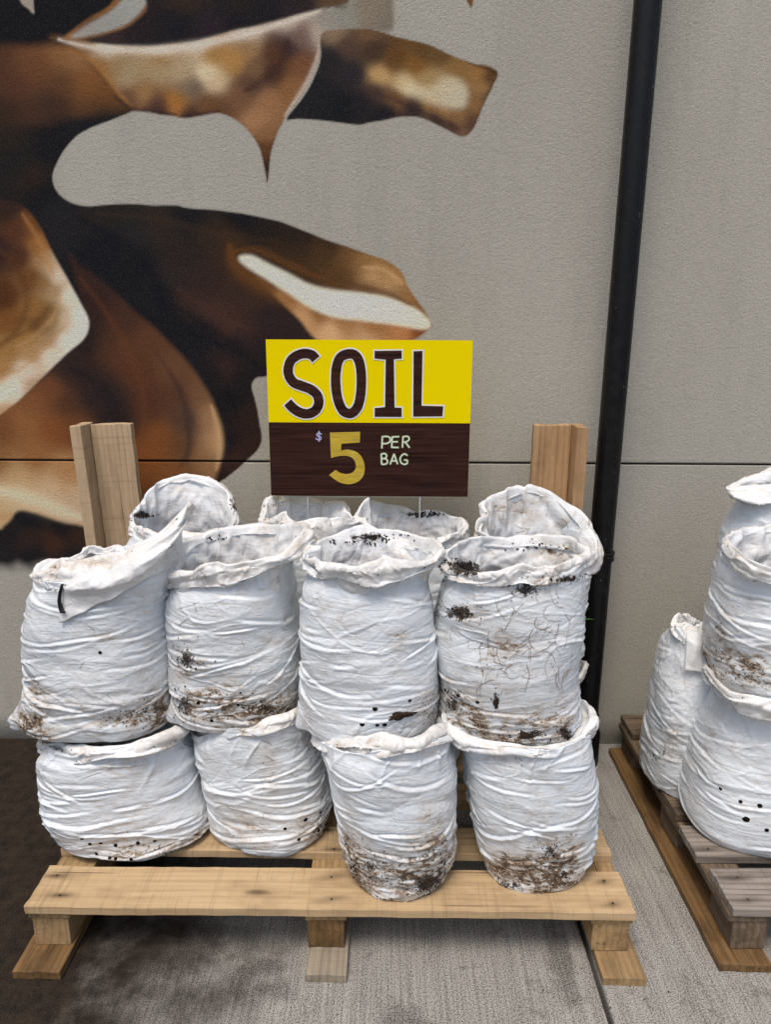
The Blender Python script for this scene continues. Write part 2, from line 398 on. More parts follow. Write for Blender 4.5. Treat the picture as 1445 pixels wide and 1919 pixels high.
for x0, x1 in ((JX-3.0, JX-0.006), (JX+0.006, JX+3.0)):
    for y0, y1 in ((-1.6, WY+0.02),):
        s = sheet('pavement', x0, x1, y0, y1, -0.12, 0.0, M_conc); tag(s, kind='structure')
for x0, x1, y0, y1 in ((JX-6.0, JX-3.012, -1.6, WY+0.02), (JX+3.012, JX+6.0, -1.6, WY+0.02), (JX-3.0, JX-0.006, -4.6, -1.612), (JX+0.006, JX+3.0, -4.6, -1.612)):
    s = sheet('pavement', x0, x1, y0, y1, -0.12, 0.0, M_conc); tag(s, kind='structure')

# ------------------------------------------------------------------ mural: paint laid on the wall as a coloured, feathered layer
def spline(pts, n=6, closed=True):
    P = np.asarray(pts, float); N = len(P); out = []
    rng = range(N if closed else N-1)
    for i in rng:
        if closed: a, b, c, d = P[(i-1) % N], P[i], P[(i+1) % N], P[(i+2) % N]
        else: a, b, c, d = P[max(i-1, 0)], P[i], P[i+1], P[min(i+2, N-1)]
        for k in range(n):
            t = k/n
            out.append(0.5*((2*b)+(-a+c)*t+(2*a-5*b+4*c-d)*t*t+(-a+3*b-3*c+d)*t**3))
    if not closed: out.append(P[-1])
    return np.array(out)
def seg_dist(Q, P, closed=True):
    D = np.full(len(Q), 1e9); T = np.zeros(len(Q)); n = len(P)
    for i in range(n if closed else n-1):
        a = P[i]; b = P[(i+1) % n]; ab = b-a; L = max((ab**2).sum(), 1e-9)
        t = np.clip(((Q-a)@ab)/L, 0, 1); d = np.hypot(*(Q-a-t[:, None]*ab).T)
        m = d < D; D[m] = d[m]; T[m] = ((i+t)/n)[m]
    return D, T
def inside(Q, P):
    x, y = Q.T; c = np.zeros(len(Q), bool); n = len(P); j = n-1
    for i in range(n):
        xi, yi = P[i]; xj, yj = P[j]
        if yi != yj: c ^= ((yi > y) != (yj > y)) & (x < (xj-xi)*(y-yi)/(yj-yi)+xi)
        j = i
    return c
def region(Q, C, A, pts, feather, cols, s=18, smooth=True, alpha=1.0, cover=True):
    P = spline(pts) if smooth else np.asarray(pts, float)
    lo = P.min(0)-feather*2; hi = P.max(0)+feather*2
    sel = np.where(((Q > lo) & (Q < hi)).all(1))[0]
    q = Q[sel]; d, _ = seg_dist(q, P); d[~inside(q, P)] *= -1
    m = sstep(-feather, feather, d)*alpha
    K = np.array([[a, b] for a, b, _ in cols], float); RGB = np.array([lin(c) for _, _, c in cols])
    W = np.zeros(len(q)); S = np.zeros((len(q), 3))
    for k, rgb in zip(K, RGB):
        s_ = s*1.15+2
        w = 1.0/(((q-k)**2).sum(1)+2.0*s_*s_)**2.6
        W += w; S += w[:, None]*np.sqrt(rgb)
    col = (S/W[:, None])**2
    C[sel] = C[sel]*(1-m[:, None])+col*m[:, None]
    if cover: A[sel] = np.maximum(A[sel], m)
def stroke(Q, C, A, pts, w, col, alpha=0.8, taper=True, cover=False):
    P = spline(pts, 8, False); lo = P.min(0)-w*2; hi = P.max(0)+w*2
    sel = np.where(((Q > lo) & (Q < hi)).all(1))[0]; q = Q[sel]
    d, t = seg_dist(q, P, False)
    ww = w*(0.35+0.65*np.sin(np.clip(t, 0.02, 0.98)*pi)) if taper else w
    m = np.exp(-(d/ww)**2*1.6)*alpha
    C[sel] = C[sel]*(1-m[:, None])+lin(col)*m[:, None]
    if cover: A[sel] = np.maximum(A[sel], m)
def paint(Q):
    Q = Q+np.stack([fbm(np.c_[Q/60, np.zeros(len(Q))], 3, 5), fbm(np.c_[Q/60, np.ones(len(Q))*9], 3, 8)], 1)*1.2
    C = np.tile(lin((150, 143, 130)), (len(Q), 1)); A = np.zeros(len(Q))
    D = (28, 28, 32)
    # dark upper mass, left stem and the long petal to the right
    sil = [(-900, -400), (300, -400), (640, -200), (655, 0), (620, 14), (606, 30), (600, 70), (592, 110), (575, 150), (545, 200), (530, 226), (515, 262), (508, 290), (504, 322), (500, 342), (496, 320), (490, 290), (480, 265),
           (465, 245), (445, 228), (420, 216), (400, 213), (370, 218), (345, 221), (320, 217), (300, 215), (280, 211), (250, 209), (235, 215), (200, 228), (165, 242), (140, 258), (115, 290), (101, 320), (100, 342),
           (110, 362), (130, 378), (160, 385), (200, 383), (240, 381), (290, 384), (330, 384), (350, 389), (400, 393), (450, 399), (500, 409), (540, 420), (580, 436), (620, 452), (660, 465), (700, 478), (725, 488),
           (750, 506), (762, 530), (775, 552), (790, 574), (805, 598), (806, 612), (795, 624), (770, 636), (700, 655), (600, 680), (540, 698), (497, 706), (480, 709), (472, 724), (478, 750), (487, 790), (491, 820),
           (485, 840), (465, 862), (445, 880), (425, 895), (405, 912), (380, 960), (350, 1040), (250, 1060), (100, 1068), (-900, 1070)]
    body = [(10, 50, D), (100, 50, D), (30, 300, (36, 35, 36)), (60, 330, (50, 40, 34)), (20, 260, (48, 40, 34)), (150, 235, (32, 32, 36)), (90, 280, (28, 28, 32)), (80, 370, D), (100, 400, (38, 37, 40)), (200, 400, (44, 39, 36)),
            (300, 420, (54, 44, 37)), (250, 440, (42, 40, 40)), (350, 402, (32, 31, 34)), (450, 412, (27, 27, 31)), (400, 450, (56, 44, 36)), (350, 470, (47, 39, 36)), (250, 500, D), (200, 470, (27, 29, 35)), (300, 560, (29, 30, 35)),
            (350, 560, (62, 45, 40)), (400, 590, (74, 51, 44)), (430, 612, (78, 51, 42)), (470, 625, (70, 48, 42)), (330, 520, (50, 42, 40)), (450, 540, (62, 45, 38)), (380, 520, (56, 42, 38)), (380, 625, (28, 29, 34)),
            (300, 600, D), (340, 650, D), (420, 690, (64, 43, 38)), (440, 650, (32, 30, 34)), (460, 705, (35, 30, 32)), (430, 750, (25, 25, 28)), (450, 800, (45, 32, 30)), (400, 700, D), (470, 780, (52, 36, 32)),
            (470, 840, (54, 37, 32)), (440, 870, (62, 41, 34)), (410, 890, (48, 34, 32)), (420, 820, (27, 25, 28)), (430, 450, (72, 51, 32)), (500, 425, (40, 33, 30)), (560, 440, (42, 34, 30)), (560, 462, (58, 44, 32)), (600, 475, (84, 60, 36)),
            (620, 460, (62, 45, 32)), (650, 476, (118, 84, 50)), (680, 486, (155, 114, 68)), (720, 500, (155, 114, 66)), (700, 520, (212, 168, 118)), (735, 530, (205, 165, 118)), (745, 510, (160, 115, 62)), (765, 560, (165, 120, 70)),
            (640, 520, (95, 65, 38)), (560, 500, (76, 53, 32)), (520, 480, (60, 44, 30)), (690, 546, (104, 76, 48)), (740, 556, (138, 108, 78)), (780, 580, (150, 105, 60)), (790, 590, (130, 88, 50)), (480, 560, (66, 47, 38)),
            (500, 590, (50, 38, 38)), (540, 632, (50, 38, 38)), (480, 640, (40, 33, 34)), (520, 700, (34, 30, 33)), (100, 1050, D), (300, 1000, D)]
    region(Q, C, A, sil, 2.2, body, 16)
    stroke(Q, C, A, [(430, 462), (445, 500), (500, 540), (560, 575)], 22, (118, 74, 34), 0.75)
    stroke(Q, C, A, [(440, 470), (480, 468), (540, 495), (600, 522)], 10, (112, 72, 36), 0.6)
    stroke(Q, C, A, [(150, 410), (260, 480), (330, 600), (420, 650)], 16, (24, 26, 32), 0.7)
    # peach underside of the long petal and its pale highlight
    region(Q, C, A, [(478, 520), (520, 560), (558, 596), (600, 640), (690, 660), (770, 640), (797, 622), (806, 606), (720, 592), (620, 575), (560, 550), (510, 522)], 5,
           [(500, 535, (120, 80, 45)), (530, 560, (165, 118, 72)), (570, 600, (205, 158, 112)), (620, 618, (218, 176, 134)), (690, 632, (205, 165, 125)), (640, 600, (170, 125, 80)), (700, 615, (165, 115, 68)), (760, 625, (195, 135, 88)), (785, 625, (135, 75, 38)), (600, 585, (150, 105, 62))], 12)
    region(Q, C, A, [(450, 479), (470, 478), (500, 492), (540, 512), (580, 532), (620, 543), (680, 549), (740, 562), (780, 580), (800, 595), (807, 604), (805, 614), (790, 617), (760, 612), (720, 606), (670, 600), (620, 592), (580, 576), (540, 550), (500, 524), (465, 502), (449, 488)], 6,
           [(460, 487, (222, 218, 200)), (560, 545, (222, 220, 203)), (650, 570, (228, 226, 210)), (740, 590, (228, 224, 208)), (790, 605, (224, 216, 196))], 30)
    # left stem brown glow
    region(Q, C, A, [(-900, 95), (60, 86), (98, 72), (130, 80), (180, 125), (225, 178), (243, 207), (190, 214), (100, 226), (0, 236), (-900, 240)], 14,
           [(0, 110, (90, 60, 42)), (60, 105, (125, 85, 55)), (60, 120, (112, 72, 48)), (110, 95, (150, 105, 65)), (20, 160, (92, 60, 45)), (120, 150, (98, 66, 44)), (160, 150, (140, 92, 50)), (200, 185, (130, 85, 45)), (100, 200, (70, 50, 40)), (0, 210, (62, 45, 36)), (200, 208, (60, 46, 38)), (140, 115, (165, 120, 80))], 20)
    # pale belly with the hanging thorn
    region(Q, C, A, [(125, 70), (200, 84), (280, 86), (360, 78), (430, 60), (500, 44), (560, 27), (606, 6), (612, 40), (606, 76), (598, 108), (582, 148), (562, 182), (532, 226), (515, 262), (508, 290), (504, 322), (500, 342), (496, 320), (490, 290), (480, 265), (465, 245), (445, 228),
                     (420, 216), (400, 213), (370, 218), (345, 221), (320, 217), (300, 215), (278, 211), (250, 207), (228, 186), (200, 150), (170, 118)], 3.5,
           [(150, 85, (150, 112, 75)), (200, 92, (205, 195, 180)), (300, 92, (215, 205, 190)), (380, 80, (205, 193, 180)), (460, 62, (200, 185, 172)), (540, 40, (190, 172, 158)), (600, 25, (165, 155, 142)), (600, 60, (180, 165, 150)),
            (215, 125, (165, 135, 95)), (190, 125, (160, 115, 70)), (240, 140, (172, 150, 115)), (300, 130, (176, 154, 118)), (340, 140, (185, 162, 128)), (385, 140, (222, 204, 172)), (400, 155, (205, 180, 145)), (365, 165, (118, 100, 84)), (345, 165, (140, 120, 96)),
            (300, 110, (165, 125, 75)), (400, 100, (175, 130, 72)), (440, 112, (185, 138, 78)), (330, 188, (176, 118, 52)), (330, 205, (190, 130, 70)), (270, 180, (165, 125, 80)), (240, 190, (120, 85, 62)), (290, 200, (95, 65, 55)), (300, 213, (60, 42, 44)), (350, 216, (62, 44, 44)), (390, 196, (120, 82, 52)), (410, 206, (110, 76, 52)),
            (460, 90, (160, 125, 85)), (480, 130, (130, 100, 72)), (520, 100, (95, 62, 45)), (510, 135, (78, 52, 44)), (470, 160, (98, 72, 58)), (450, 185, (130, 92, 66)), (540, 90, (60, 46, 48)), (560, 70, (130, 105, 92)), (560, 120, (130, 88, 60)), (545, 165, (150, 105, 65)), (500, 190, (165, 120, 82)), (480, 225, (175, 130, 92)), (500, 250, (150, 108, 72)), (498, 280, (100, 66, 40)), (500, 320, (60, 42, 32))], 11)
    stroke(Q, C, A, [(110, 74), (170, 88), (240, 93), (320, 92), (400, 78), (480, 58), (560, 34), (600, 20)], 11, (214, 204, 192), 0.8)
    stroke(Q, C, A, [(602, 70), (594, 108), (578, 148), (556, 184), (534, 218)], 7, (196, 178, 164), 0.85)
    stroke(Q, C, A, [(130, 95), (180, 120), (215, 165), (245, 200)], 8, (172, 120, 64), 0.6)
    stroke(Q, C, A, [(215, 180), (250, 204), (300, 212), (330, 214)], 6, (66, 46, 44), 0.7)
    stroke(Q, C, A, [(340, 216), (370, 214), (410, 208)], 5, (70, 48, 44), 0.7)
    stroke(Q, C, A, [(540, 75), (530, 110), (500, 145), (460, 170)], 12, (70, 46, 40), 0.55)
    # pale slit and top dark leaf
    region(Q, C, A, [(118, 74), (140, 52), (165, 34), (205, 10), (240, -40), (330, -60), (292, 0), (272, 24), (240, 50), (205, 64), (165, 72)], 4, [(200, 20, (150, 105, 62)), (170, 50, (120, 88, 62)), (260, 30, (130, 92, 60)), (130, 72, (160, 115, 72))], 20)
    region(Q, C, A, [(132, 70), (160, 48), (200, 26), (228, 0), (262, -40), (300, -40), (276, 6), (252, 34), (222, 52), (180, 64)], 4.5, [(200, 45, (158, 158, 152)), (240, 15, (166, 166, 160)), (150, 66, (165, 160, 150))], 30)
    region(Q, C, A, [(170, 78), (215, 62), (252, 46), (276, 20), (300, -60), (700, -60), (652, 2), (610, 14), (560, 26), (500, 40), (430, 56), (350, 71), (260, 80)], 4,
           [(200, 74, (62, 48, 48)), (260, 60, (44, 36, 38)), (330, 40, (32, 32, 38)), (340, 5, (58, 46, 38)), (450, 8, (44, 38, 36)), (450, 40, (34, 32, 40)), (500, 15, (36, 34, 38)), (560, 12, (42, 36, 38)), (400, 62, (48, 38, 46)), (620, 4, (105, 80, 58)), (560, 22, (60, 46, 48))], 16)
    region(Q, C, A, [(28, -30), (60, -30), (62, 8), (62, 26), (52, 16), (38, 2)], 1.5, [(55, 10, (170, 160, 148))], 10)
    region(Q, C, A, [(600, 22), (655, 0), (690, -80), (735, -80), (738, 0), (736, 56), (690, 58), (612, 62)], 7, [(640, 35, (146, 144, 132)), (700, 30, (140, 122, 98)), (720, 45, (120, 108, 90)), (620, 50, (158, 152, 140))], 16, alpha=0.85)
    # cut branch stub
    region(Q, C, A, [(604, 62), (650, 54), (700, 55), (740, 68), (800, 82), (850, 104), (890, 119), (912, 122), (934, 135), (926, 160), (906, 200), (886, 244), (865, 256), (836, 243), (790, 222), (755, 219), (720, 226), (690, 232), (670, 235), (640, 230), (600, 226), (560, 224), (536, 224), (560, 192), (585, 152), (600, 110)], 2.2,
           [(630, 62, (150, 125, 100)), (690, 60, (120, 92, 66)), (650, 85, (92, 70, 58)), (700, 95, (76, 58, 46)), (620, 110, (44, 41, 44)), (600, 180, (36, 36, 40)), (660, 140, (48, 44, 48)), (640, 200, (30, 32, 36)), (680, 190, (38, 36, 40)), (740, 110, (108, 74, 40)), (790, 100, (105, 78, 46)), (780, 120, (140, 96, 46)), (830, 105, (110, 82, 50)), (850, 125, (148, 112, 66)),
            (900, 138, (165, 122, 72)), (710, 142, (196, 158, 104)), (760, 158, (205, 180, 138)), (800, 150, (175, 145, 98)), (830, 150, (178, 150, 108)), (700, 172, (76, 58, 52)), (740, 185, (120, 84, 56)), (800, 195, (165, 122, 76)), (830, 212, (175, 132, 82)), (860, 225, (160, 120, 76)), (890, 190, (150, 112, 68)), (905, 165, (175, 135, 84)), (918, 145, (90, 62, 40)), (720, 214, (34, 33, 38)), (780, 205, (52, 42, 44)), (820, 226, (56, 42, 42)), (850, 240, (72, 52, 46)), (868, 250, (130, 98, 78)), (880, 235, (90, 66, 52)), (912, 180, (110, 84, 66))], 10)
    region(Q, C, A, [(700, 140), (740, 146), (790, 162), (812, 160), (832, 146), (858, 148), (876, 168), (872, 198), (850, 203), (810, 194), (760, 175)], 11, [(720, 148, (190, 158, 110)), (780, 172, (212, 200, 168)), (850, 180, (206, 202, 180)), (835, 158, (200, 188, 158))], 18, alpha=0.75)
    stroke(Q, C, A, [(700, 172), (760, 196), (820, 222), (858, 240)], 7, (58, 42, 44), 0.5)
    stroke(Q, C, A, [(874, 116), (905, 126), (932, 137)], 4, (58, 40, 32), 0.7)
    stroke(Q, C, A, [(930, 140), (912, 185), (888, 240)], 5, (98, 74, 58), 0.6)
    region(Q, C, A, [(868, -20), (888, -20), (886, 6), (883, 15), (876, 6)], 1.5, [(880, 2, (130, 85, 50))], 10)
    # brown petal in the middle
    region(Q, C, A, [(128, 478), (152, 498), (200, 534), (242, 574), (292, 618), (334, 660), (374, 710), (398, 752), (412, 792), (417, 832), (411, 872), (398, 910), (370, 980), (200, 1000), (-900, 1000), (-900, 800), (-300, 800), (-120, 792), (-30, 778), (0, 770), (50, 736), (120, 668), (160, 625), (158, 580)], 7,
           [(160, 520, (62, 42, 36)), (170, 580, (56, 38, 34)), (230, 600, (76, 50, 38)), (280, 640, (102, 66, 45)), (330, 690, (112, 76, 52)), (165, 640, (40, 33, 33)), (200, 650, (86, 55, 38)), (250, 700, (94, 58, 38)), (230, 660, (98, 62, 42)), (200, 740, (46, 38, 38)), (150, 700, (50, 38, 36)), (120, 690, (52, 40, 38)), (215, 785, (44, 34, 34)), (170, 745, (48, 38, 38)),
            (95, 725, (128, 78, 48)), (60, 760, (140, 90, 55)), (130, 760, (88, 58, 42)), (50, 790, (158, 106, 62)), (0, 810, (128, 82, 50)), (100, 800, (142, 86, 46)), (140, 800, (125, 75, 42)), (60, 850, (158, 106, 62)), (0, 860, (150, 105, 62)), (280, 760, (88, 54, 38)), (330, 740, (92, 60, 42)), (370, 740, (124, 88, 62)), (390, 780, (170, 128, 88)), (402, 830, (192, 152, 110)),
            (350, 790, (78, 58, 48)), (345, 840, (98, 66, 45)), (300, 820, (136, 82, 42)), (280, 860, (145, 88, 46)), (320, 880, (140, 88, 48)), (375, 845, (150, 112, 76)), (30, 920, (205, 178, 138)), (100, 915, (205, 176, 142)), (30, 890, (196, 160, 115)), (120, 885, (185, 138, 90)), (392, 885, (160, 118, 80)), (150, 940, (200, 175, 145)), (350, 900, (120, 80, 48))], 18)
    stroke(Q, C, A, [(396, 760), (408, 800), (412, 840), (405, 880)], 9, (204, 166, 124), 0.6)
    stroke(Q, C, A, [(320, 700), (352, 770), (356, 830), (340, 870)], 12, (64, 48, 44), 0.45)
    # near petal at the left edge with a cream rim
    region(Q, C, A, [(-900, 370), (-300, 371), (-60, 373), (0, 374), (22, 377), (46, 390), (70, 418), (86, 450), (106, 490), (130, 530), (150, 568), (164, 596), (165, 618), (154, 638), (122, 665), (90, 696), (50, 736), (20, 762), (-20, 785), (-120, 806), (-300, 815), (-900, 830)], 3.5,
           [(10, 392, (58, 42, 35)), (30, 430, (92, 57, 38)), (0, 470, (66, 43, 40)), (35, 480, (84, 54, 38)), (55, 425, (120, 78, 42)), (68, 460, (158, 108, 58)), (60, 520, (122, 80, 42)), (5, 560, (92, 55, 30)), (80, 490, (170, 126, 80)), (90, 495, (196, 172, 142)), (104, 520, (214, 200, 180)), (128, 555, (218, 208, 192)), (148, 595, (222, 217, 206)), (150, 625, (220, 213, 202)),
            (100, 545, (175, 145, 104)), (85, 530, (150, 110, 66)), (60, 580, (158, 112, 60)), (90, 590, (128, 92, 52)), (70, 610, (118, 82, 46)), (50, 630, (168, 122, 66)), (15, 600, (135, 88, 46)), (100, 600, (165, 130, 84)), (80, 640, (178, 142, 96)), (118, 600, (204, 184, 156)), (128, 640, (220, 210, 198)), (92, 665, (218, 204, 188)), (55, 660, (182, 142, 94)), (15, 655, (168, 124, 72)), (50, 695, (214, 198, 180)),
            (0, 690, (178, 132, 80)), (25, 722, (222, 210, 194)), (0, 745, (226, 216, 200)), (5, 768, (196, 158, 118)), (60, 722, (190, 160, 130))], 9)
    for pts_, w_, col_, al_ in (([(0, 470), (30, 500), (50, 560), (30, 620), (-20, 660)], 12, (96, 60, 36), 0.5), ([(30, 650), (70, 625), (104, 585), (112, 548)], 7, (198, 156, 108), 0.45), ([(10, 640), (60, 612), (90, 575)], 7, (112, 76, 42), 0.5),
                               ([(40, 400), (66, 440), (84, 480), (100, 520)], 8, (196, 140, 84), 0.45), ([(0, 700), (40, 690), (80, 655), (120, 610)], 7, (190, 146, 98), 0.35)):
        stroke(Q, C, A, pts_, w_, col_, al_)
    for pts_, w_, col_, al_ in (([(150, 520), (220, 620), (262, 720), (270, 820)], 10, (112, 68, 40), 0.35), ([(130, 690), (190, 725), (225, 790)], 14, (38, 32, 34), 0.55), ([(290, 660), (330, 720), (352, 800), (350, 870)], 8, (70, 50, 44), 0.4),
                               ([(300, 560), (370, 600), (440, 650), (490, 690)], 12, (24, 25, 30), 0.5), ([(330, 540), (400, 585), (470, 620)], 9, (84, 56, 46), 0.4), ([(180, 400), (300, 412), (420, 440), (520, 452)], 9, (66, 50, 38), 0.4),
                               ([(590, 500), (650, 530), (720, 548), (770, 572)], 7, (98, 70, 44), 0.5), ([(680, 500), (720, 505), (752, 530)], 8, (214, 172, 124), 0.5)):
        stroke(Q, C, A, pts_, w_, col_, al_)
    # cream lower petal, tan corner and the dark leaf under it
    region(Q, C, A, [(-900, 985), (-200, 990), (-20, 992), (8, 984), (34, 957), (70, 963), (114, 977), (160, 987), (260, 1010), (300, 1045), (180, 1060), (100, 1066), (0, 1072), (-900, 1080)], 5,
           [(20, 1000, (36, 32, 34)), (50, 970, (28, 28, 32)), (110, 990, (30, 28, 32)), (100, 1012, (74, 48, 36)), (50, 1010, (56, 40, 34)), (150, 1010, (62, 44, 36)), (60, 1040, (34, 32, 36)), (140, 1045, (36, 34, 38)), (0, 1050, (38, 36, 38))], 12)
    stroke(Q, C, A, [(-200, 880), (0, 920), (60, 935), (110, 955), (150, 970)], 20, (222, 208, 182), 0.7)
    stroke(Q, C, A, [(-100, 955), (0, 968), (20, 962)], 10, (196, 156, 108), 0.9)
    fade = sstep(1078, 1046, Q[:, 1]+8*noise(np.c_[Q/22, np.zeros(len(Q))], 3)+np.where(Q[:, 0] > 330, -200, 0))
    A = A*fade*sstep(-600, -570, Q[:, 0]+60*noise(np.c_[Q/140, np.zeros(len(Q))], 6))*sstep(-370, -350, Q[:, 1]+50*noise(np.c_[Q/120, np.ones(len(Q))], 9))
    L_ = C.sum(1)/3
    hl_ = sstep(0.12, 0.55, L_)[:, None]
    C = C*(1.0+0.28*hl_)*(1-hl_*np.array([0, 0.015, 0.07]))
    return np.c_[np.clip(C, 0, 0.80), A]

def wall_panel(name, z0, z1, zz, xx, parent, depth=0.08):
    nu, nv = len(xx), len(zz)
    X, Z = np.meshgrid(xx, zz)
    V = np.stack([X, np.full_like(X, WY), Z], -1).reshape(-1, 3)
    pw = paint_cache(V)
    F = grid_faces(nv, nu)
    # returns at the joint edges, so that the panel has thickness
    B = V.copy(); B[:, 1] += depth
    top = np.arange((nv-1)*nu, nv*nu); bot = np.arange(nu)
    n0 = len(V)
    V2 = np.vstack([V, B[top], B[bot]])
    i = np.arange(nu-1)
    F2 = np.stack([top[i], top[i+1], n0+i+1, n0+i], -1)
    F3 = np.stack([bot[i+1], bot[i], n0+nu+i, n0+nu+i+1], -1)
    o = mesh_obj(name, V2, np.vstack([F, F2, F3]), M_wall, parent)
    att = np.vstack([pw, np.c_[pw[top][:, :3]*0.5, np.zeros(nu)], np.c_[pw[bot][:, :3]*0.5, np.zeros(nu)]])
    cattr(o.data, 'paint', att)
    return o
def paint_cache(V):
    px, py = to_px(V)
    out = np.zeros((len(V), 4)); out[:, :3] = 0.3
    sel = (px > -660) & (px < 960) & (py > -420) & (py < 1110) & (V[:, 0] > -2.75) & (V[:, 0] < 0.45)
    Q = np.stack([px[sel], py[sel]], 1)
    out[sel] = paint(Q)
    return out
ST = 0.0042
fx = np.concatenate([np.linspace(-6, -2.85, 6), np.arange(-2.8, -1.76, 0.011), np.arange(-1.75, 0.42, ST), np.linspace(0.45, 6, 10)])
JZ = 1.056                                                       # height of the reveal joint
wall = empty('building_wall', (0, WY, 0)); tag(wall, 'grey stucco building wall with a brown and cream petal mural', 'wall')
p1 = wall_panel('panel', 0, JZ-0.0036, np.concatenate([np.linspace(-0.05, 0.57, 5), np.arange(0.60, JZ-0.006, ST), [JZ-0.0036]]), fx, None)
p2 = wall_panel('panel', JZ+0.005, 5, np.concatenate([[JZ+0.0036], np.arange(JZ+0.009, 2.66, ST), np.arange(2.67, 3.35, 0.011), np.linspace(3.4, 5.2, 5)]), fx, None)
for p in (p1, p2):
    p.parent = wall; p.location = (0, -WY, 0)
mesh_obj('joint_backing', [(-6, WY+0.018, 1.0), (6, WY+0.018, 1.0), (6, WY+0.018, 1.12), (-6, WY+0.018, 1.12)], [(0, 1, 2, 3)], M_black, wall, (0, -WY, 0))
V = [(x, y, z) for z in (-0.05, 5.2) for x, y in ((-6, WY+0.09), (6, WY+0.09), (6, WY+0.3), (-6, WY+0.3))]
mesh_obj('wall_core', V, [(4, 5, 6, 7), (3, 2, 1, 0), (0, 1, 5, 4), (1, 2, 6, 5), (2, 3, 7, 6), (3, 0, 4, 7)], M_black, wall, (0, -WY, 0))

# ------------------------------------------------------------------ downspout
def revolve(name, prof, loc, mat, parent=None, n=40, arc=2*pi, lean=(0, 0)):
    prof = np.asarray(prof, float); a = np.linspace(0, 2*pi, n, endpoint=False)
    V = np.stack([prof[:, 0][:, None]*np.cos(a)+lean[0]*prof[:, 1][:, None], prof[:, 0][:, None]*np.sin(a)+lean[1]*prof[:, 1][:, None], np.repeat(prof[:, 1][:, None], n, 1)], -1).reshape(-1, 3)
    return mesh_obj(name, V, grid_faces(len(prof), n, True), mat, parent, loc, True)
PX, PY = 0.681, 2.335
pipe = empty('downspout', (PX, PY, 0)); tag(pipe, 'round black drainpipe running up the grey wall between the two pallets', 'drainpipe')
zs = np.linspace(0.10, 4.6, 40)
revolve('pipe', [(0.0385, z) for z in zs], (0, 0, 0), M_pipe, pipe, lean=(0.008, 0))
revolve('boot', [(0.040, 0.20), (0.046, 0.198), (0.047, 0.15), (0.052, 0.135), (0.053, 0.03), (0.051, 0.012), (0.046, 0.012)], (0, 0, 0), M_pipe, pipe)
revolve('base_ring', [(0.056, 0.0), (0.057, 0.010), (0.050, 0.012), (0.03, 0.012)], (0, 0, 0), plain('pale_pipe_sealant', (0.42, 0.40, 0.36)), pipe)
zb = on_y(1140, 1047, PY-0.04)[2]
br = revolve('bracket', [(0.0385, zb-0.016), (0.043, zb-0.015), (0.0445, zb-0.011), (0.043, zb-0.008), (0.043, zb+0.008), (0.0445, zb+0.011), (0.043, zb+0.015), (0.0385, zb+0.016)], (0.008, 0, 0), M_pipe, pipe)
revolve('screw', [(0.0, 0.0), (0.005, 0.0), (0.006, -0.002), (0.006, -0.004)], (0, 0, 0), M_pipe, br, 12).matrix_local = Matrix.Translation((0.012, -0.0475, zb)) @ Matrix.Rotation(radians(90), 4, 'X')
def boxv(x0, x1, y0, y1, z0, z1):
    V = [(x, y, z) for z in (z0, z1) for (x, y) in ((x0, y0), (x1, y0), (x1, y1), (x0, y1))]
    F = [(4, 5, 6, 7), (3, 2, 1, 0), (0, 1, 5, 4), (1, 2, 6, 5), (2, 3, 7, 6), (3, 0, 4, 7)]
    return V, F
V, F = boxv(-0.012, 0.030, 0.036, WY-PY-0.001, zb-0.014, zb+0.014)
mesh_obj('wall_strap', V, F, M_pipe, pipe)

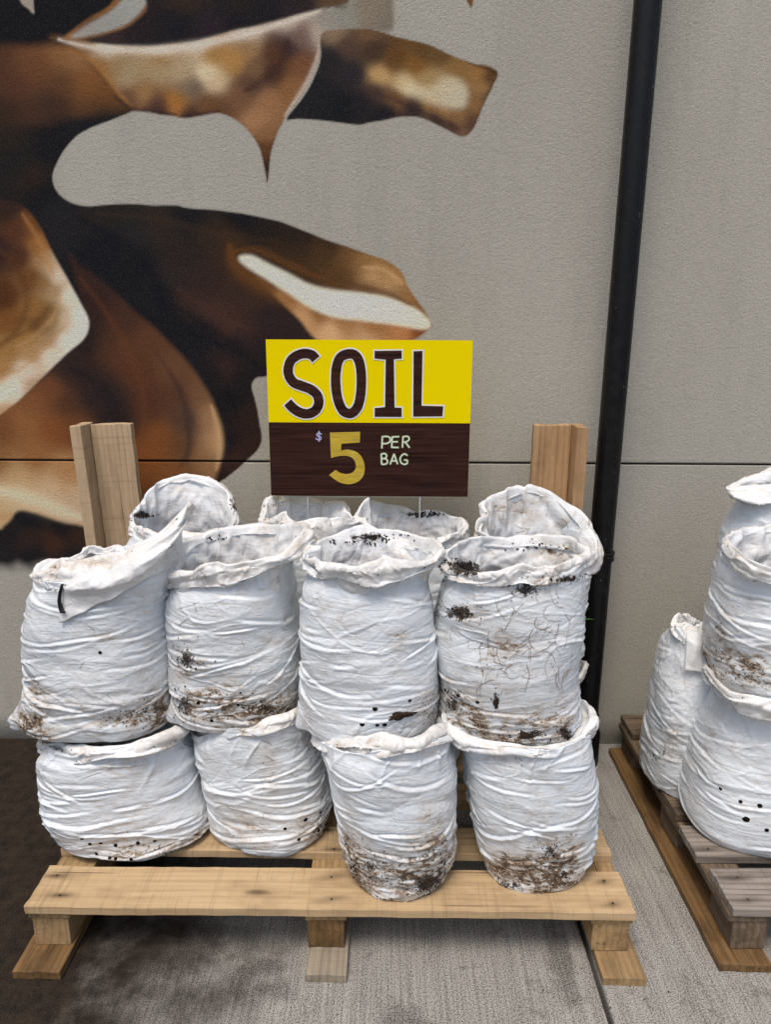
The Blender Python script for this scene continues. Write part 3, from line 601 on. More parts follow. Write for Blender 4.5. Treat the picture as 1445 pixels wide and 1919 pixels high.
# ================================================================== PALLETS
def plank(name, L, W, T, center, mat, parent, axis='x', nails=(), seed=0, warp=0.0015, lean=None, label=None):
    """A board with its own length along local X; nails = [(along, across)] stained spots on its upper face."""
    nx = max(2, int(L/0.012)+1); ny = max(2, int(W/0.012)+1)
    if L*W < 0.02: nx = max(2, int(L/0.02)+1); ny = max(2, int(W/0.02)+1)
    xs = np.linspace(-L/2, L/2, nx); ys = np.linspace(-W/2, W/2, ny)
    X, Y = np.meshgrid(xs, ys)
    def side(Z): return np.stack([X, Y, np.full_like(X, Z)], -1).reshape(-1, 3)
    V = np.vstack([side(T/2), side(-T/2)]); n = nx*ny
    F1 = grid_faces(ny, nx); F2 = grid_faces(ny, nx)[:, ::-1]+n
    per = np.concatenate([np.arange(nx), np.arange(2, ny+1)*nx-1, np.arange(n-2, n-nx-1, -1), np.arange(ny-2, 0, -1)*nx])
    q = np.roll(per, -1)
    F3 = np.stack([per, per+n, q+n, q], -1)
    w = noise(np.c_[V[:, 0]*2.5+seed*3.1, V[:, 1]*4, np.full(len(V), seed*1.7)], seed)*warp*2
    V2 = V.copy(); V2[:, 2] += w
    edge = np.abs(np.abs(V[:, 1])-W/2) < 1e-4
    V2[edge, 1] += (noise(np.c_[V[edge, 0]*14, V[edge, 2]*0+seed, V[edge, 1]*3], seed+5))*0.0019
    ee = np.abs(np.abs(V[:, 0])-L/2) < 1e-4
    V2[ee, 0] += (noise(np.c_[V[ee, 1]*30, V[ee, 2]*20, V[ee, 0]+seed], seed+6))*0.0030
    st = np.zeros(len(V))
    for (a, b_) in nails:
        dx = V[:, 0]-a; dy = V[:, 1]-b_
        sk = 0.024+0.012*((seed*7+int(a*100)) % 3)
        st = np.maximum(st, np.exp(-(dx/sk)**2-((dy-0.1*dx)/0.007)**2)*(V[:, 2] > 0)*0.95)
        st = np.maximum(st, np.exp(-(dx/0.008)**2-(dy/0.008)**2)*(V[:, 2] > 0))
    rot = {'x': (0, 0, 0), 'y': (0, 0, pi/2), 'z': (0, pi/2, 0)}[axis] if lean is None else lean
    o = mesh_obj(name, V2, np.vstack([F1, F2, F3]), mat, parent, center, False, rot)
    fattr(o.data, 'stain', st)
    bv = o.modifiers.new('bevel', 'BEVEL'); bv.width = 0.0018; bv.segments = 2; bv.limit_method = 'ANGLE'; bv.angle_limit = radians(50)
    if label: o['label'] = label
    for k, (a, b_) in enumerate(nails):
        mesh_obj('nail', [(0.0035*cos(t)+a, 0.0035*sin(t)+b_, T/2+0.0012+warp*0) for t in np.linspace(0, 2*pi, 9)[:-1]], [tuple(range(8))], M_nail, o)
    return o

# --- left pallet (front edge at Y 1.485, 1.47 m wide)
TOPZ = 0.148
lx0, lx1, ly0 = -0.878, 0.590, 1.487
cx = (lx0+lx1)/2; LW = lx1-lx0
pal = empty('wooden_pallet', (cx, ly0+0.45, 0)); tag(pal, 'pale new wooden pallet with two upright corner posts carrying the white sacks', 'pallet', 'wooden pallets')
def rel(x, y, z, root=pal): return (x-root.location.x, y-root.location.y, z-root.location.z)
T = 0.022
runs = [lx0+0.052, cx-0.01, lx1-0.052]
lead = 0.140
def nails_for(cxb, W, xs, seed):
    r = random.Random(seed); out = []
    for x in xs:
        for s in (-1, 1): out.append((x-cxb+r.uniform(-0.02, 0.02), s*W*0.3+r.uniform(-0.01, 0.01)))
    return out
rows = [(ly0, 0.140, M_fresh), (1.735, 0.105, M_fresh), (1.90, 0.10, M_mid), (2.06, 0.10, M_mid), (2.22, 0.14, M_mid)]
for k, (y, w, m) in enumerate(rows):
    dx = (0, 0.0, -0.004, 0.003, 0.0)[k]
    yy = y
    if k == 1: yy = on_z(110, 1592, TOPZ)[1]
    plank('deck_board', LW+dx, w, T, rel(cx, yy+w/2, TOPZ-T/2), m, pal, nails=nails_for(cx, w, runs, k+2), seed=k+1)
for k, x in enumerate(runs):
    L = 0.86
    plank('stringer_board', L, 0.100, 0.020, rel(x, ly0+0.012+L/2, TOPZ-T-0.010-0.0005), M_mid if k != 1 else M_mid, pal, 'y', seed=20+k)
    y0b = ly0+0.016
    for j, yb in enumerate((y0b, y0b+0.375, y0b+0.75)):
        plank('block', 0.10, 0.088, 0.083, rel(x, yb+0.05, 0.0225+0.0415), (M_mid if k == 0 else M_wet if k == 1 else M_mid), pal, 'y', seed=30+3*k+j)
    L2 = 0.95; yb0 = 1.425
    plank('base_board', L2, (0.115, 0.098, 0.102)[k], 0.022, rel((-0.833, -0.148, 0.554)[k], yb0+L2/2, 0.011), (M_wet, M_pale, M_mid)[k], pal, 'y', seed=50+k)
# upright posts at the back: a wide board and a second one standing forward of it as an L
PYB = 2.325
def post(xa, xb, side, mat, seed, htop):
    w = xb-xa; H = htop-TOPZ
    up_ = plank('upright_post', H, w, 0.03, rel((xa+xb)/2, PYB+0.015, TOPZ+H/2), mat, pal, lean=(0, pi/2, pi/2), seed=seed)
    return up_
def zboard(name, x0, x1, y0, y1, z0, z1, mat, parent, seed, lean=0.0, wide='x'):
    """Standing board with its length along Z; local X = up."""
    L = z1-z0
    W, Th = ((x1-x0), (y1-y0)) if wide == 'x' else ((y1-y0), (x1-x0))
    o = plank(name, L, W, Th, (0, 0, 0), mat, parent, seed=seed)
    if wide == 'x': R = Matrix(((0, 1, 0), (0, 0, 1), (1, 0, 0)))
    else: R = Matrix(((0, 0, 1), (0, -1, 0), (1, 0, 0)))
    if wide == 'x': R = Matrix(((0, 1, 0), (0, 0, 1), (1, 0, 0)))
    M4 = Matrix.Rotation(lean, 4, 'Y') @ R.to_4x4()
    M4 = Matrix.Translation(((x0+x1)/2, (y0+y1)/2, (z0+z1)/2)) @ M4
    return o, M4
for (pts, sgn, mat, seed) in (((( 178, 252), 1.187, 795), -1, M_post, 71), (((1002, 1072), 1.187, 797), 1, M_postr, 77)):
    (pl, pr), _, pyt = pts
    a = on_y(pl, pyt, PYB); b_ = on_y(pr, pyt, PYB)
    x0, x1, zt = a[0], b_[0], a[2]
    if sgn < 0: x0 += 0.003; x1 += 0.006
    o, M4 = zboard('upright_post', x0, x1, PYB, PYB+0.032, TOPZ+0.001, zt, mat, pal, seed, radians(-2.2 if sgn < 0 else 0.0))
    o.matrix_local = Matrix.Translation((-pal.location.x, -pal.location.y, 0)) @ M4
    if sgn < 0: sx0, sx1 = x0-0.036, x0-0.002
    else: sx0, sx1 = x1+0.002, x1+0.036
    o2, M5 = zboard('side_board', sx0, sx1, PYB-0.068, PYB+0.03, TOPZ+0.001, zt+0.003, mat, pal, seed+3, radians(-2.2 if sgn < 0 else 0.0), 'y')
    o2.parent = o
    o2.matrix_local = M4.inverted() @ M5

# --- right pallet (weathered), running out of the frame on the right
rx0, rx1, ry0 = 0.822, 2.02, 1.50
rp = empty('wooden_pallet', ((rx0+rx1)/2, 1.95, 0)); tag(rp, 'weathered grey wooden pallet with narrow slats at the right edge of the photo', 'pallet', 'wooden pallets')
def rel2(x, y, z): return rel(x, y, z, rp)
rc = (rx0+rx1)/2; RL = rx1-rx0
rr = [(1.503, 0.142, M_grey, 0.006), (1.686, 0.125, M_grey, -0.008), (1.856, 0.128, M_greyb, 0.0), (2.062, 0.120, M_greyb, 0.0), (2.292, 0.13, M_greyb, 0.010)]
rruns = [rx0+0.05, rc, rx1-0.05]
for k, (y, w, m, dx) in enumerate(rr):
    plank('deck_board', RL, w, T, rel2(rc+dx, y+w/2, TOPZ-T/2), m, rp, nails=nails_for(rc, w, rruns, k+12), seed=80+k)
for k, x in enumerate(rruns):
    L = 0.90
    plank('stringer_board', L, 0.098, 0.020, rel2(x, ry0+0.01+L/2, TOPZ-T-0.0105), M_greyb, rp, 'y', seed=90+k)
    for j, yb in enumerate((ry0+0.014, 1.88, 2.28)):
        plank('block', 0.125, 0.085, 0.083, rel2(x+0.008, yb+0.0625, 0.064), M_greyb, rp, 'y', seed=100+3*k+j)
    plank('base_board', 0.945, 0.125, 0.022, rel2((0.857, rc, rx1-0.05)[k], 1.468+0.4725, 0.011), M_wet, rp, 'y', seed=120+k)

# ================================================================== SACKS
def periodic(phis, vals, q):
    o = np.argsort(phis); p = np.asarray(phis)[o]; v = np.asarray(vals)[o]
    p3 = np.concatenate([p-2*pi, p, p+2*pi]); v3 = np.concatenate([v, v, v])
    out = np.interp(q, p3, v3)
    # light smoothing round the ring
    k = np.array([1, 2, 3, 2, 1.0]); k /= k.sum()
    for _ in range(3): out = sum(w*np.roll(out, s) for w, s in zip(k, (-2, -1, 0, 1, 2)))
    return out
TREES = {}
def sack(label, Yc, b, z0, rows, crest, hem, seed, group, dirt_blobs=(), crust_blobs=(), holes=(), base_dirt=0.6, all_dirt=0.0, nu=320, nb=210, smooth_top=0.6,
         soil_drop=0.12, closed=False, wr=1.0, seam=None, expo=2.5, tuck=0.02, sag=0.0, taper=0.04, ears=(), top_in=0.62, crumbs=120, cat='sack', bottom_round=0.04, rim_dirt=0.4):
    if sag: z0 -= sag
    rows = sorted([(on_y(xl, py, Yc)[2], on_y(xl, py, Yc)[0], on_y(xr, py, Yc)[0]) for py, xl, xr in rows])
    rows = [r for r in rows if r[0] > z0+0.01]
    rz = np.array([z0]+[r[0] for r in rows]); rl = np.array([rows[0][1]]+[r[1] for r in rows]); rr_ = np.array([rows[0][2]]+[r[2] for r in rows])
    phi = np.linspace(-pi, pi, nu, endpoint=False)
    Xc0 = (rl.mean()+rr_.mean())/2
    def loop(pts):
        A, Rr, Z = [], [], []
        for px, py, dy in pts:
            p = on_y(px, py, Yc+dy*b); A.append(math.atan2((p[1]-Yc), (p[0]-Xc0))); Rr.append(math.hypot(p[0]-Xc0, p[1]-Yc)); Z.append(p[2])
        return A, Rr, Z
    A, Rr, Z = loop(crest)
    cR = periodic(A, Rr, phi); cZ = periodic(A, Z, phi)
    if not closed:                                                # sharp pleats where the film gathers inward
        rp = np.random.RandomState(seed+300)
        for _ in range(9):
            a0 = rp.uniform(-pi, pi); wd_ = rp.uniform(0.05, 0.16); am_ = rp.uniform(0.03, 0.13)
            da = np.abs((phi-a0+pi) % (2*pi)-pi)
            cR = cR*(1-am_*np.exp(-(da/wd_)**1.2)); cZ = cZ+rp.uniform(-0.010, 0.012)*np.exp(-(da/wd_/1.5)**1.2)
    tt = np.c_[np.cos(phi)*2.2, np.sin(phi)*2.2, np.full(nu, seed*3.3)]
    cZ = cZ+facet((phi/pi+1)*6.5, phi*0+0.02, 13, seed)*0.010+facet((phi/pi+1)*14, phi*0+0.3, 28, seed+1)*0.004; cR = cR*(1+facet((phi/pi+1)*5, phi*0+0.02, 10, seed+3)*0.055+facet((phi/pi+1)*12, phi*0+0.6, 24, seed+4)*0.025)
    if hem:
        A, Rr, Z = loop(hem)
        # behind the visible front the turned-over rim hangs about 4 cm
        for a_ in (pi*0.3, pi*0.5, pi*0.7):
            i = np.argmin(np.abs(phi-a_)); A.append(phi[i]); Rr.append(cR[i]*1.03); Z.append(cZ[i]-0.04)
        hR = periodic(A, Rr, phi); hZ = periodic(A, Z, phi)
        hZ = hZ+facet((phi/pi+1)*5.5, phi*0+0.02, 11, seed+9)*0.012-0.004; hR = hR*(1+facet((phi/pi+1)*7.5, phi*0+0.02, 15, seed+8)*0.03)+0.004
        hZ = np.minimum(hZ, cZ-0.010)
    else:
        hR = cR*1.03+0.004; hZ = cZ-0.03
    zs_top = hZ+tuck
    def body_ring(z):
        """superellipse cross-section at (per-column) height z"""
        l = np.interp(z, rz, rl); r = np.interp(z, rz, rr_)
        xc = (l+r)/2; a = (r-l)/2
        c, s = np.cos(phi), np.sin(phi)
        k = (np.abs(c)**expo+np.abs(s)**expo)**(-1/expo)
        return xc+a*k*c, Yc+b*np.clip(a/((rr_-rl).mean()/2), 0.86, 1.1)*k*s
    top_body = zs_top
    P = []; inner = []; zone = []
    cxx = Xc0+cR*np.cos(phi); cyy = Yc+cR*np.sin(phi)
    hx = Xc0+hR*np.cos(phi); hy = Yc+hR*np.sin(phi)
    # inside of the mouth: from the soil up to the crest
    zsoil = cZ.min()-soil_drop if not closed else cZ.mean()-0.05
    nin = 22
    sx, sy = body_ring(np.full(nu, min(zsoil, rz[-1])))
    f = 0.86 if not closed else 0.5
    sx = Xc0+(sx-Xc0)*f; sy = Yc+(sy-Yc)*f
    if closed: sx = cxx*0.7+sx*0.3; sy = cyy*0.7+sy*0.3
    for i in range(nin):
        t = i/(nin-1)
        e = t**0.9
        bow = sin(pi*t)*(-0.012)
        X = sx*(1-e)+cxx*e; Yv = sy*(1-e)+cyy*e
        P.append(np.stack([X+bow*np.cos(phi), Yv+bow*np.sin(phi), zsoil*(1-t)+cZ*t], -1)); inner.append(0.6); zone.append(2)
    # turned-over rim: crest -> bulge -> hem
    nf = 22
    for i in range(1, nf):
        t = i/(nf-1)
        bul = (0.007*sin(pi*min(t*1.6, 1.0))+0.004*sin(pi*t))*(0.6+0.8*sstep(-0.4, 0.5, facet((phi/pi+1)*4.5, phi*0+0.02, 9, seed+12)))
        X = cxx*(1-t)+hx*t; Yv = cyy*(1-t)+hy*t
        zz = cZ*(1-t)+hZ*t+(0.002*sin(pi*t)*(1-t))
        P.append(np.stack([X+bul*np.cos(phi), Yv+bul*np.sin(phi), zz], -1)); inner.append(1.0); zone.append(1)
    # tuck back under
    bx, by = body_ring(top_body)
    sh = top_in
    tx = (hx*0.45+bx*0.55)-np.cos(phi)*0.004; ty = (hy*0.45+by*0.55)-np.sin(phi)*0.004
    for i in range(1, 5):
        t = i/4
        P.append(np.stack([hx*(1-t)+tx*t-np.cos(phi)*0.006*t, hy*(1-t)+ty*t-np.sin(phi)*0.006*t, hZ+tuck*t], -1)); inner.append(0.3); zone.append(0)
    # body down to the base, rounded foot
    zt0 = zs_top
    for i in range(1, nb+1):
        t = i/nb
        z = zt0*(1-t)+z0*t
        X, Yv = body_ring(z)
        bl = sstep(0, 0.16, t)                                    # blend from rim width to the full body
        X = (tx*(1-bl)+X*bl); Yv = (ty*(1-bl)+Yv*bl)
        fr = np.clip((z-z0)/bottom_round, 0, 1)
        k0 = 0.93 if sag else 0.86; k = k0+(1-k0)*np.sqrt(1-(1-fr)**2)
        xc = (rl[0]+rr_[0])/2
        belly = 1+0.025*sin(pi*t)
        f2 = np.clip((z-z0)/taper, 0, 1); kx = 0.80+0.20*(1-(1-f2)**2.2) if taper > 0.05 else k
        ky = 0.965+0.035*np.sqrt(1-(1-fr)**2) if not sag else k
        X = xc+(X-xc)*kx; Yv = Yc+(Yv-Yc)*ky*belly
        for (pe, ae, he) in ears:
            g_ = np.exp(-(((phi-pe+pi) % (2*pi)-pi)/0.16)**2)*sstep(he, 0.0, z-z0)*ae
            X = X+np.cos(pe)*g_; Yv = Yv+np.sin(pe)*g_; z = z-g_*0.45
        P.append(np.stack([X, Yv, z], -1)); inner.append(0.0); zone.append(0)
    P = np.array(P); nv = len(P); inner = np.repeat(np.array(inner)[:, None], nu, 1); zone = np.array(zone)
    # normals of the undisplaced surface
    dU = np.roll(P, -1, 1)-np.roll(P, 1, 1); dV = np.gradient(P, axis=0)
    N = np.cross(dU, dV); N /= (np.linalg.norm(N, axis=-1, keepdims=True)+1e-9)
    out = np.stack([P[..., 0]-Xc0, P[..., 1]-Yc, P[..., 2]*0], -1)
    flip = (N[-nb//2]*out[-nb//2]).sum() < 0
    if flip: N = -N
    # --- body folds
    rr0 = 0.16
    arc = np.repeat((phi*rr0)[None], nv, 0); h = P[..., 2]-z0
    H = float(zt0.mean()-z0)
    cyl = np.stack([np.cos(arc/rr0)*rr0, np.sin(arc/rr0)*rr0, h], -1)
    w1 = fbm(cyl*5, 3, seed+20); w2 = fbm(cyl*7+9, 2, seed+21)
    un = np.repeat((phi/(2*pi)+0.5)[None], nv, 0)
    hs = h+w1*0.022+0.012*np.cos(phi*2+seed)[None]
    amp = 0.25+1.1*sstep(-0.4, 0.5, noise(cyl*np.array([4, 4, 6.]), seed+40))
    taut = 1.0-smooth_top*sstep(H*0.45, H*0.75, h)
    disp = facet(un*9+w2*0.35, hs/0.030, 9, seed+31)*0.0040*amp*taut*wr
    disp += facet(un*15+w2*0.5, hs/0.016+3, 15, seed+32)*0.0027*amp*taut*wr
    disp += facet(un*7+w1*0.4, h/0.10+w2*0.4, 7, seed+33)*0.0060
    disp += facet(un*40+w1, h/0.020+w2, 40, seed+34)*0.0008
    rs = np.random.RandomState(seed+100)
    for k in range(int(56*wr)):
        a0 = rs.uniform(-pi, pi); zc = H*rs.beta(1.1, 1.7)*1.05; L = rs.uniform(0.2, 1.0); sl = rs.normal(0, 0.03); cv = rs.normal(0.012, 0.015); wd = rs.uniform(0.0022, 0.0042); am = rs.uniform(0.0014, 0.0046)
        da = (phi-a0+pi) % (2*pi)-pi
        line = zc+sl*da+cv*(da**2)+0.004*np.sin(da*5+k)
        d = (h-line[None])/wd
        env = sstep(1.1, 0.25, np.abs(da)/L)[None]
        disp += am*env*np.where(d > 0, np.exp(-d*d*1.6), np.exp(-d*d*0.25))-am*env*0.8*np.exp(-((d-2.0)/1.0)**2)
    # diagonal pull folds and gathers under the rim
    for k in range(int(16*(0.6+0.4*wr))):
        a0 = rs.uniform(-pi, pi); L = rs.uniform(0.03, 0.13); wd = rs.uniform(0.003, 0.008); am = rs.uniform(0.002, 0.007); tl = rs.normal(0, 2.2)
        dd = H-h
        da = ((phi[None]-a0-tl*dd+pi) % (2*pi)-pi)*rr0/(wd*(0.6+dd*9))
        env = sstep(L, 0.1*L, dd)*sstep(-0.02, 0.01, dd+0.01)
        disp += am*env*np.exp(-np.abs(da)**1.3)
    fb = facet(un*11+w2*0.6, hs/0.040+un*3, 11, seed+77); fc = facet(un*19+w1*0.8, hs/0.026-un*5, 19, seed+78)
    disp += np.clip(1-np.abs(fb)*9, 0, 1)*0.0020*amp-np.clip(1-np.abs(fc)*9, 0, 1)*0.0014*amp
    # large soft lumps
    disp += noise(cyl*9, seed+60)*0.0050
    if seam is not None:
        ps = math.atan2(on_y(seam[0], seam[1], Yc-b*0.8)[1]-Yc, on_y(seam[0], seam[1], Yc-b*0.8)[0]-Xc0)
        disp += 0.0016*np.exp(-((phi[None]-ps+0.02*np.sin(h*24))*rr0/0.0016)**2)
    m_body = (zone == 0)[:, None].astype(float)
    # --- crumpled film of the rim: flat facets and sharp creases along the sheet
    sl_ = np.concatenate([[0], np.cumsum(np.linalg.norm(np.diff(P, axis=0), axis=-1).mean(1))])
    vv = np.repeat(sl_[:, None], nu, 1)
    cr = facet(un*13+w1*0.5, vv/0.055+w2*0.6, 13, seed+70)*0.0115+facet(un*29+w2*0.8, vv/0.026+w1, 29, seed+71)*0.0056+facet(un*60+w1, vv/0.013+w2, 60, seed+72)*0.0018
    f1_ = facet(un*17+w2*0.9, vv/0.045+un*6+w1, 17, seed+75); f2_ = facet(un*31+w1, vv/0.028-un*9+w2, 31, seed+76)
    cr += np.clip(1-np.abs(f1_)*7, 0, 1)*0.0042-np.clip(1-np.abs(f2_)*7, 0, 1)*0.0030
    m_rim = (zone == 1)[:, None].astype(float); m_in = (zone == 2)[:, None].astype(float)
    m_tot = disp*m_body+cr*m_rim+cr*m_in*(-0.9)
    ci = nin-1
    for off in range(-3, 4):
        wgt = (1-abs(off)/4)*0.8
        m_tot[ci+off] = m_tot[ci+off]*(1-wgt)+0.001*wgt
    P = P+N*m_tot[..., None]
    V = P.reshape(-1, 3)
    F = grid_faces(nv, nu, True)
    bc = len(V); V = np.vstack([V, [[(rl[0]+rr_[0])/2, Yc, z0]]])
    base = np.array([(rl[0]+rr_[0])/2, Yc, z0])
    last = (nv-1)*nu+np.arange(nu); tri = np.stack([last, np.roll(last, -1), np.full(nu, bc), np.full(nu, bc)], -1)
    F = F[:, ::-1] if flip else F
    name = 'soil_sack'
    me = bpy.data.meshes.new(name)
    fast_mesh(me, V-base, F)
    bm = bmesh.new(); bm.from_mesh(me); bm.verts.ensure_lookup_table()
    for a_ in range(nu): 
        try: bm.faces.new((bm.verts[last[a_]], bm.verts[last[(a_+1) % nu]], bm.verts[bc]))
        except ValueError: pass
    bm.normal_update(); bm.to_mesh(me); bm.free()
    me.materials.append(M_bag); me.polygons.foreach_set('use_smooth', [True]*len(me.polygons)); me.update()
    o = bpy.data.objects.new(name, me); o.location = base; COL.objects.link(o)
    tag(o, label, cat, group)
    # --- dirt
    px, py = to_px(V[:-1]); hh = V[:-1, 2]-z0
    d = np.full(len(V)-1, all_dirt)+base_dirt*sstep(0.20, 0.0, hh)*(0.10+1.35*sstep(-0.25, 0.45, noise(V[:-1]*8, seed+90)))*0.75
    d += base_dirt*0.15*sstep(0.05, 0.0, hh)
    zn = np.repeat(zone, nu)
    d += (zn > 0)*rim_dirt*(0.2+1.1*noise(V[:-1]*12, seed+91))
    val_ = np.clip((np.median(m_tot, axis=1, keepdims=True)-m_tot)/0.006, 0, 1).ravel()
    d += 0.10+0.55*val_*sstep(-0.2, 0.5, noise(V[:-1]*7+3, seed+92))*(0.35+base_dirt)
    cdv = np.zeros(len(V)-1)
    for (bx_, by_, rx_, ry_, s_) in dirt_blobs: d += s_*np.exp(-((px-bx_)/rx_)**2-((py-by_)/ry_)**2)
    for (bx_, by_, rx_, ry_, s_) in crust_blobs: cdv += s_*np.exp(-((px-bx_)/rx_)**2-((py-by_)/ry_)**2)
    fattr(me, 'dirt', np.append(np.clip(d*0.9, 0, 1.15), 0)); fattr(me, 'inner', np.append(inner.ravel(), 0)); fattr(me, 'crust', np.append(np.clip(cdv, 0, 1.2), 0))
    tree = BVHTree.FromPolygons([tuple(v) for v in V[:-1]], [tuple(int(i) for i in f) for f in F]) if nu >= 200 else None
    o_ = dict(obj=o, tree=tree, base=base, V=V[:-1], Xc=Xc0, Yc=Yc)
    # --- soil inside
    if not closed:
        ns, nr = 72, 18
        a = np.linspace(-pi, pi, ns, endpoint=False); rad = np.linspace(0, 1, nr)
        sxx = np.interp(a, phi, sx, period=2*pi)-Xc0; syy = np.interp(a, phi, sy, period=2*pi)-Yc
        G = np.stack([Xc0+rad[:, None]*sxx*1.03, Yc+rad[:, None]*syy*1.03, np.full((nr, ns), zsoil+0.006)], -1)
        G[..., 2] += 0.018*(1-rad[:, None]**2)+fbm(G*28, 4, seed+95)*0.012
        so_ = mesh_obj('soil', G.reshape(-1, 3)-base, grid_faces(nr, ns, True), M_soil, o, smooth=True)
    # --- drain holes punched near the foot
    if tree and holes:
        hv = [(cos(t), sin(t), 0) for t in np.linspace(0, 2*pi, 11)[:-1]]
        hm = None
        for (hx_, hy_, *hr) in holes:
            r_ = ray(hx_, hy_); hit = tree.ray_cast(Vector(HC), Vector(r_).normalized())
            if hit[0] is None: continue
            nrm = hit[1] if hit[1].dot(Vector(r_)) < 0 else -hit[1]
            if hm is None:
                hm = bpy.data.meshes.new('drain_hole'); hm.from_pydata([(x*0.0042, y*0.0042, 0.0012) for x, y, _ in hv]+[(x*0.0058, y*0.0058, -0.001) for x, y, _ in hv], [], [tuple(range(10))]+[(i, i+10, (i+1) % 10+10, (i+1) % 10) for i in range(10)]); hm.materials.append(M_hole)
            ho = bpy.data.objects.new('drain_hole', hm); COL.objects.link(ho); ho.parent = o
            s_ = hr[0] if hr else 1.0
            ho.matrix_local = Matrix.Translation(Vector(hit[0])-Vector(base)) @ nrm.to_track_quat('Z', 'Y').to_matrix().to_4x4() @ Matrix.Diagonal((s_, s_*0.85, 1, 1))
    # --- crumbs of soil stuck to the film
    if tree and crumbs:
        wgt = np.clip(d-0.35, 0, 1)**2*0.35+cdv*2.0+(zn == 1)*0.04
        camd = (V[:-1]-HC); 
        facing = (N.reshape(-1, 3)*camd).sum(1) < 0
        wgt = wgt*facing*(zn < 2)*(hh > 0.004); wgt = wgt/wgt.sum()
        idx = np.random.RandomState(seed+5).choice(len(wgt), crumbs, p=wgt)
        R2 = np.random.RandomState(seed+6)
        octv = np.array([(1, 0, 0), (-1, 0, 0), (0, 1, 0), (0, -1, 0), (0, 0, 1), (0, 0, -1.)]); octf = np.array([(0, 2, 4), (2, 1, 4), (1, 3, 4), (3, 0, 4), (2, 0, 5), (1, 2, 5), (3, 1, 5), (0, 3, 5)])
        VV, FF = [], []
        for n_, i_ in enumerate(idx):
            s_ = R2.uniform(0.0006, 0.0019)*(1.5 if R2.rand() < 0.12 else 1); q_ = R2.normal(size=(3, 3)); q_, _ = np.linalg.qr(q_)
            el = np.array([1, 1, R2.uniform(0.4, 1)])*np.array([R2.uniform(0.6, 2.2), 1, 1])
            VV.append((octv*(1+R2.uniform(-0.3, 0.3, (6, 1)))*el*s_)@q_+V[i_]+N.reshape(-1, 3)[i_]*s_*0.5-base+R2.normal(size=3)*0.001); FF.append(octf+6*n_)
        cb = mesh_obj('soil_crumbs', np.vstack(VV), np.vstack(FF), M_soil, o); tag(cb, kind='stuff')
    return o_

UG = 'white sacks of soil'
S = {}
# ---- lower row, standing on the pallet (photo outline rows: y, left, right)
S['L1'] = sack('squat white sack at the left end of the bottom row, pushed flat and wide', 1.80, 0.155, TOPZ, [(1372, 84, 348), (1400, 80, 358), (1430, 83, 368), (1470, 92, 380), (1500, 102, 392), (1530, 112, 400), (1560, 122, 402)],
    [(82, 1392, -0.086), (110, 1388, -0.516), (160, 1392, -0.774), (230, 1392, -0.86), (290, 1375, -0.731), (335, 1352, -0.344), (348, 1345, 0.1), (320, 1330, 0.6), (220, 1330, 0.9), (120, 1350, 0.7)],
    [(80, 1406, -0.1), (110, 1416, -0.6), (170, 1424, -0.9), (230, 1420, -1.0), (290, 1406, -0.85), (340, 1378, -0.4)], 11, UG, smooth_top=0.1,
    dirt_blobs=[(270, 1600, 60, 18, 0.5), (230, 1440, 60, 25, 0.25), (380, 1570, 25, 20, 0.6), (330, 1590, 60, 15, 0.5)], crust_blobs=[(390, 1572, 14, 9, 0.8), (330, 1598, 40, 5, 0.6)],
    holes=[(153, 1572), (168, 1582), (188, 1580), (216, 1584), (258, 1580), (290, 1576), (180, 1600), (205, 1608), (216, 1609), (245, 1610)], base_dirt=0.3, wr=1.35, closed=True, seam=(360, 1440), crumbs=150, expo=2.6)
S['L2'] = sack('plump white sack, second from left in the bottom row, with holes low on its right', 1.825, 0.15, TOPZ, [(1360, 362, 585), (1400, 376, 598), (1430, 384, 608), (1470, 392, 616), (1500, 396, 622), (1530, 402, 626), (1560, 408, 626)],
    [(358, 1368, -0.172), (400, 1364, -0.602), (450, 1352, -0.817), (500, 1350, -0.86), (540, 1335, -0.688), (566, 1316, -0.258), (585, 1330, 0.2), (540, 1310, 0.7), (450, 1320, 0.9), (380, 1340, 0.6)],
    [(360, 1382, -0.2), (400, 1384, -0.7), (450, 1374, -0.95), (500, 1372, -1.0), (545, 1358, -0.8), (575, 1345, -0.3)], 12, UG, smooth_top=0.1,
    dirt_blobs=[(500, 1450, 25, 60, 0.45), (590, 1560, 40, 40, 0.7), (480, 1570, 60, 30, 0.3), (470, 1370, 60, 16, 0.3)], crust_blobs=[(600, 1545, 22, 26, 0.5), (590, 1395, 14, 18, 0.3)],
    holes=[(534, 1553), (573, 1536, 1.2), (600, 1521, 1.2), (560, 1573), (597, 1556)], base_dirt=0.25, wr=1.25, closed=True, crumbs=170)
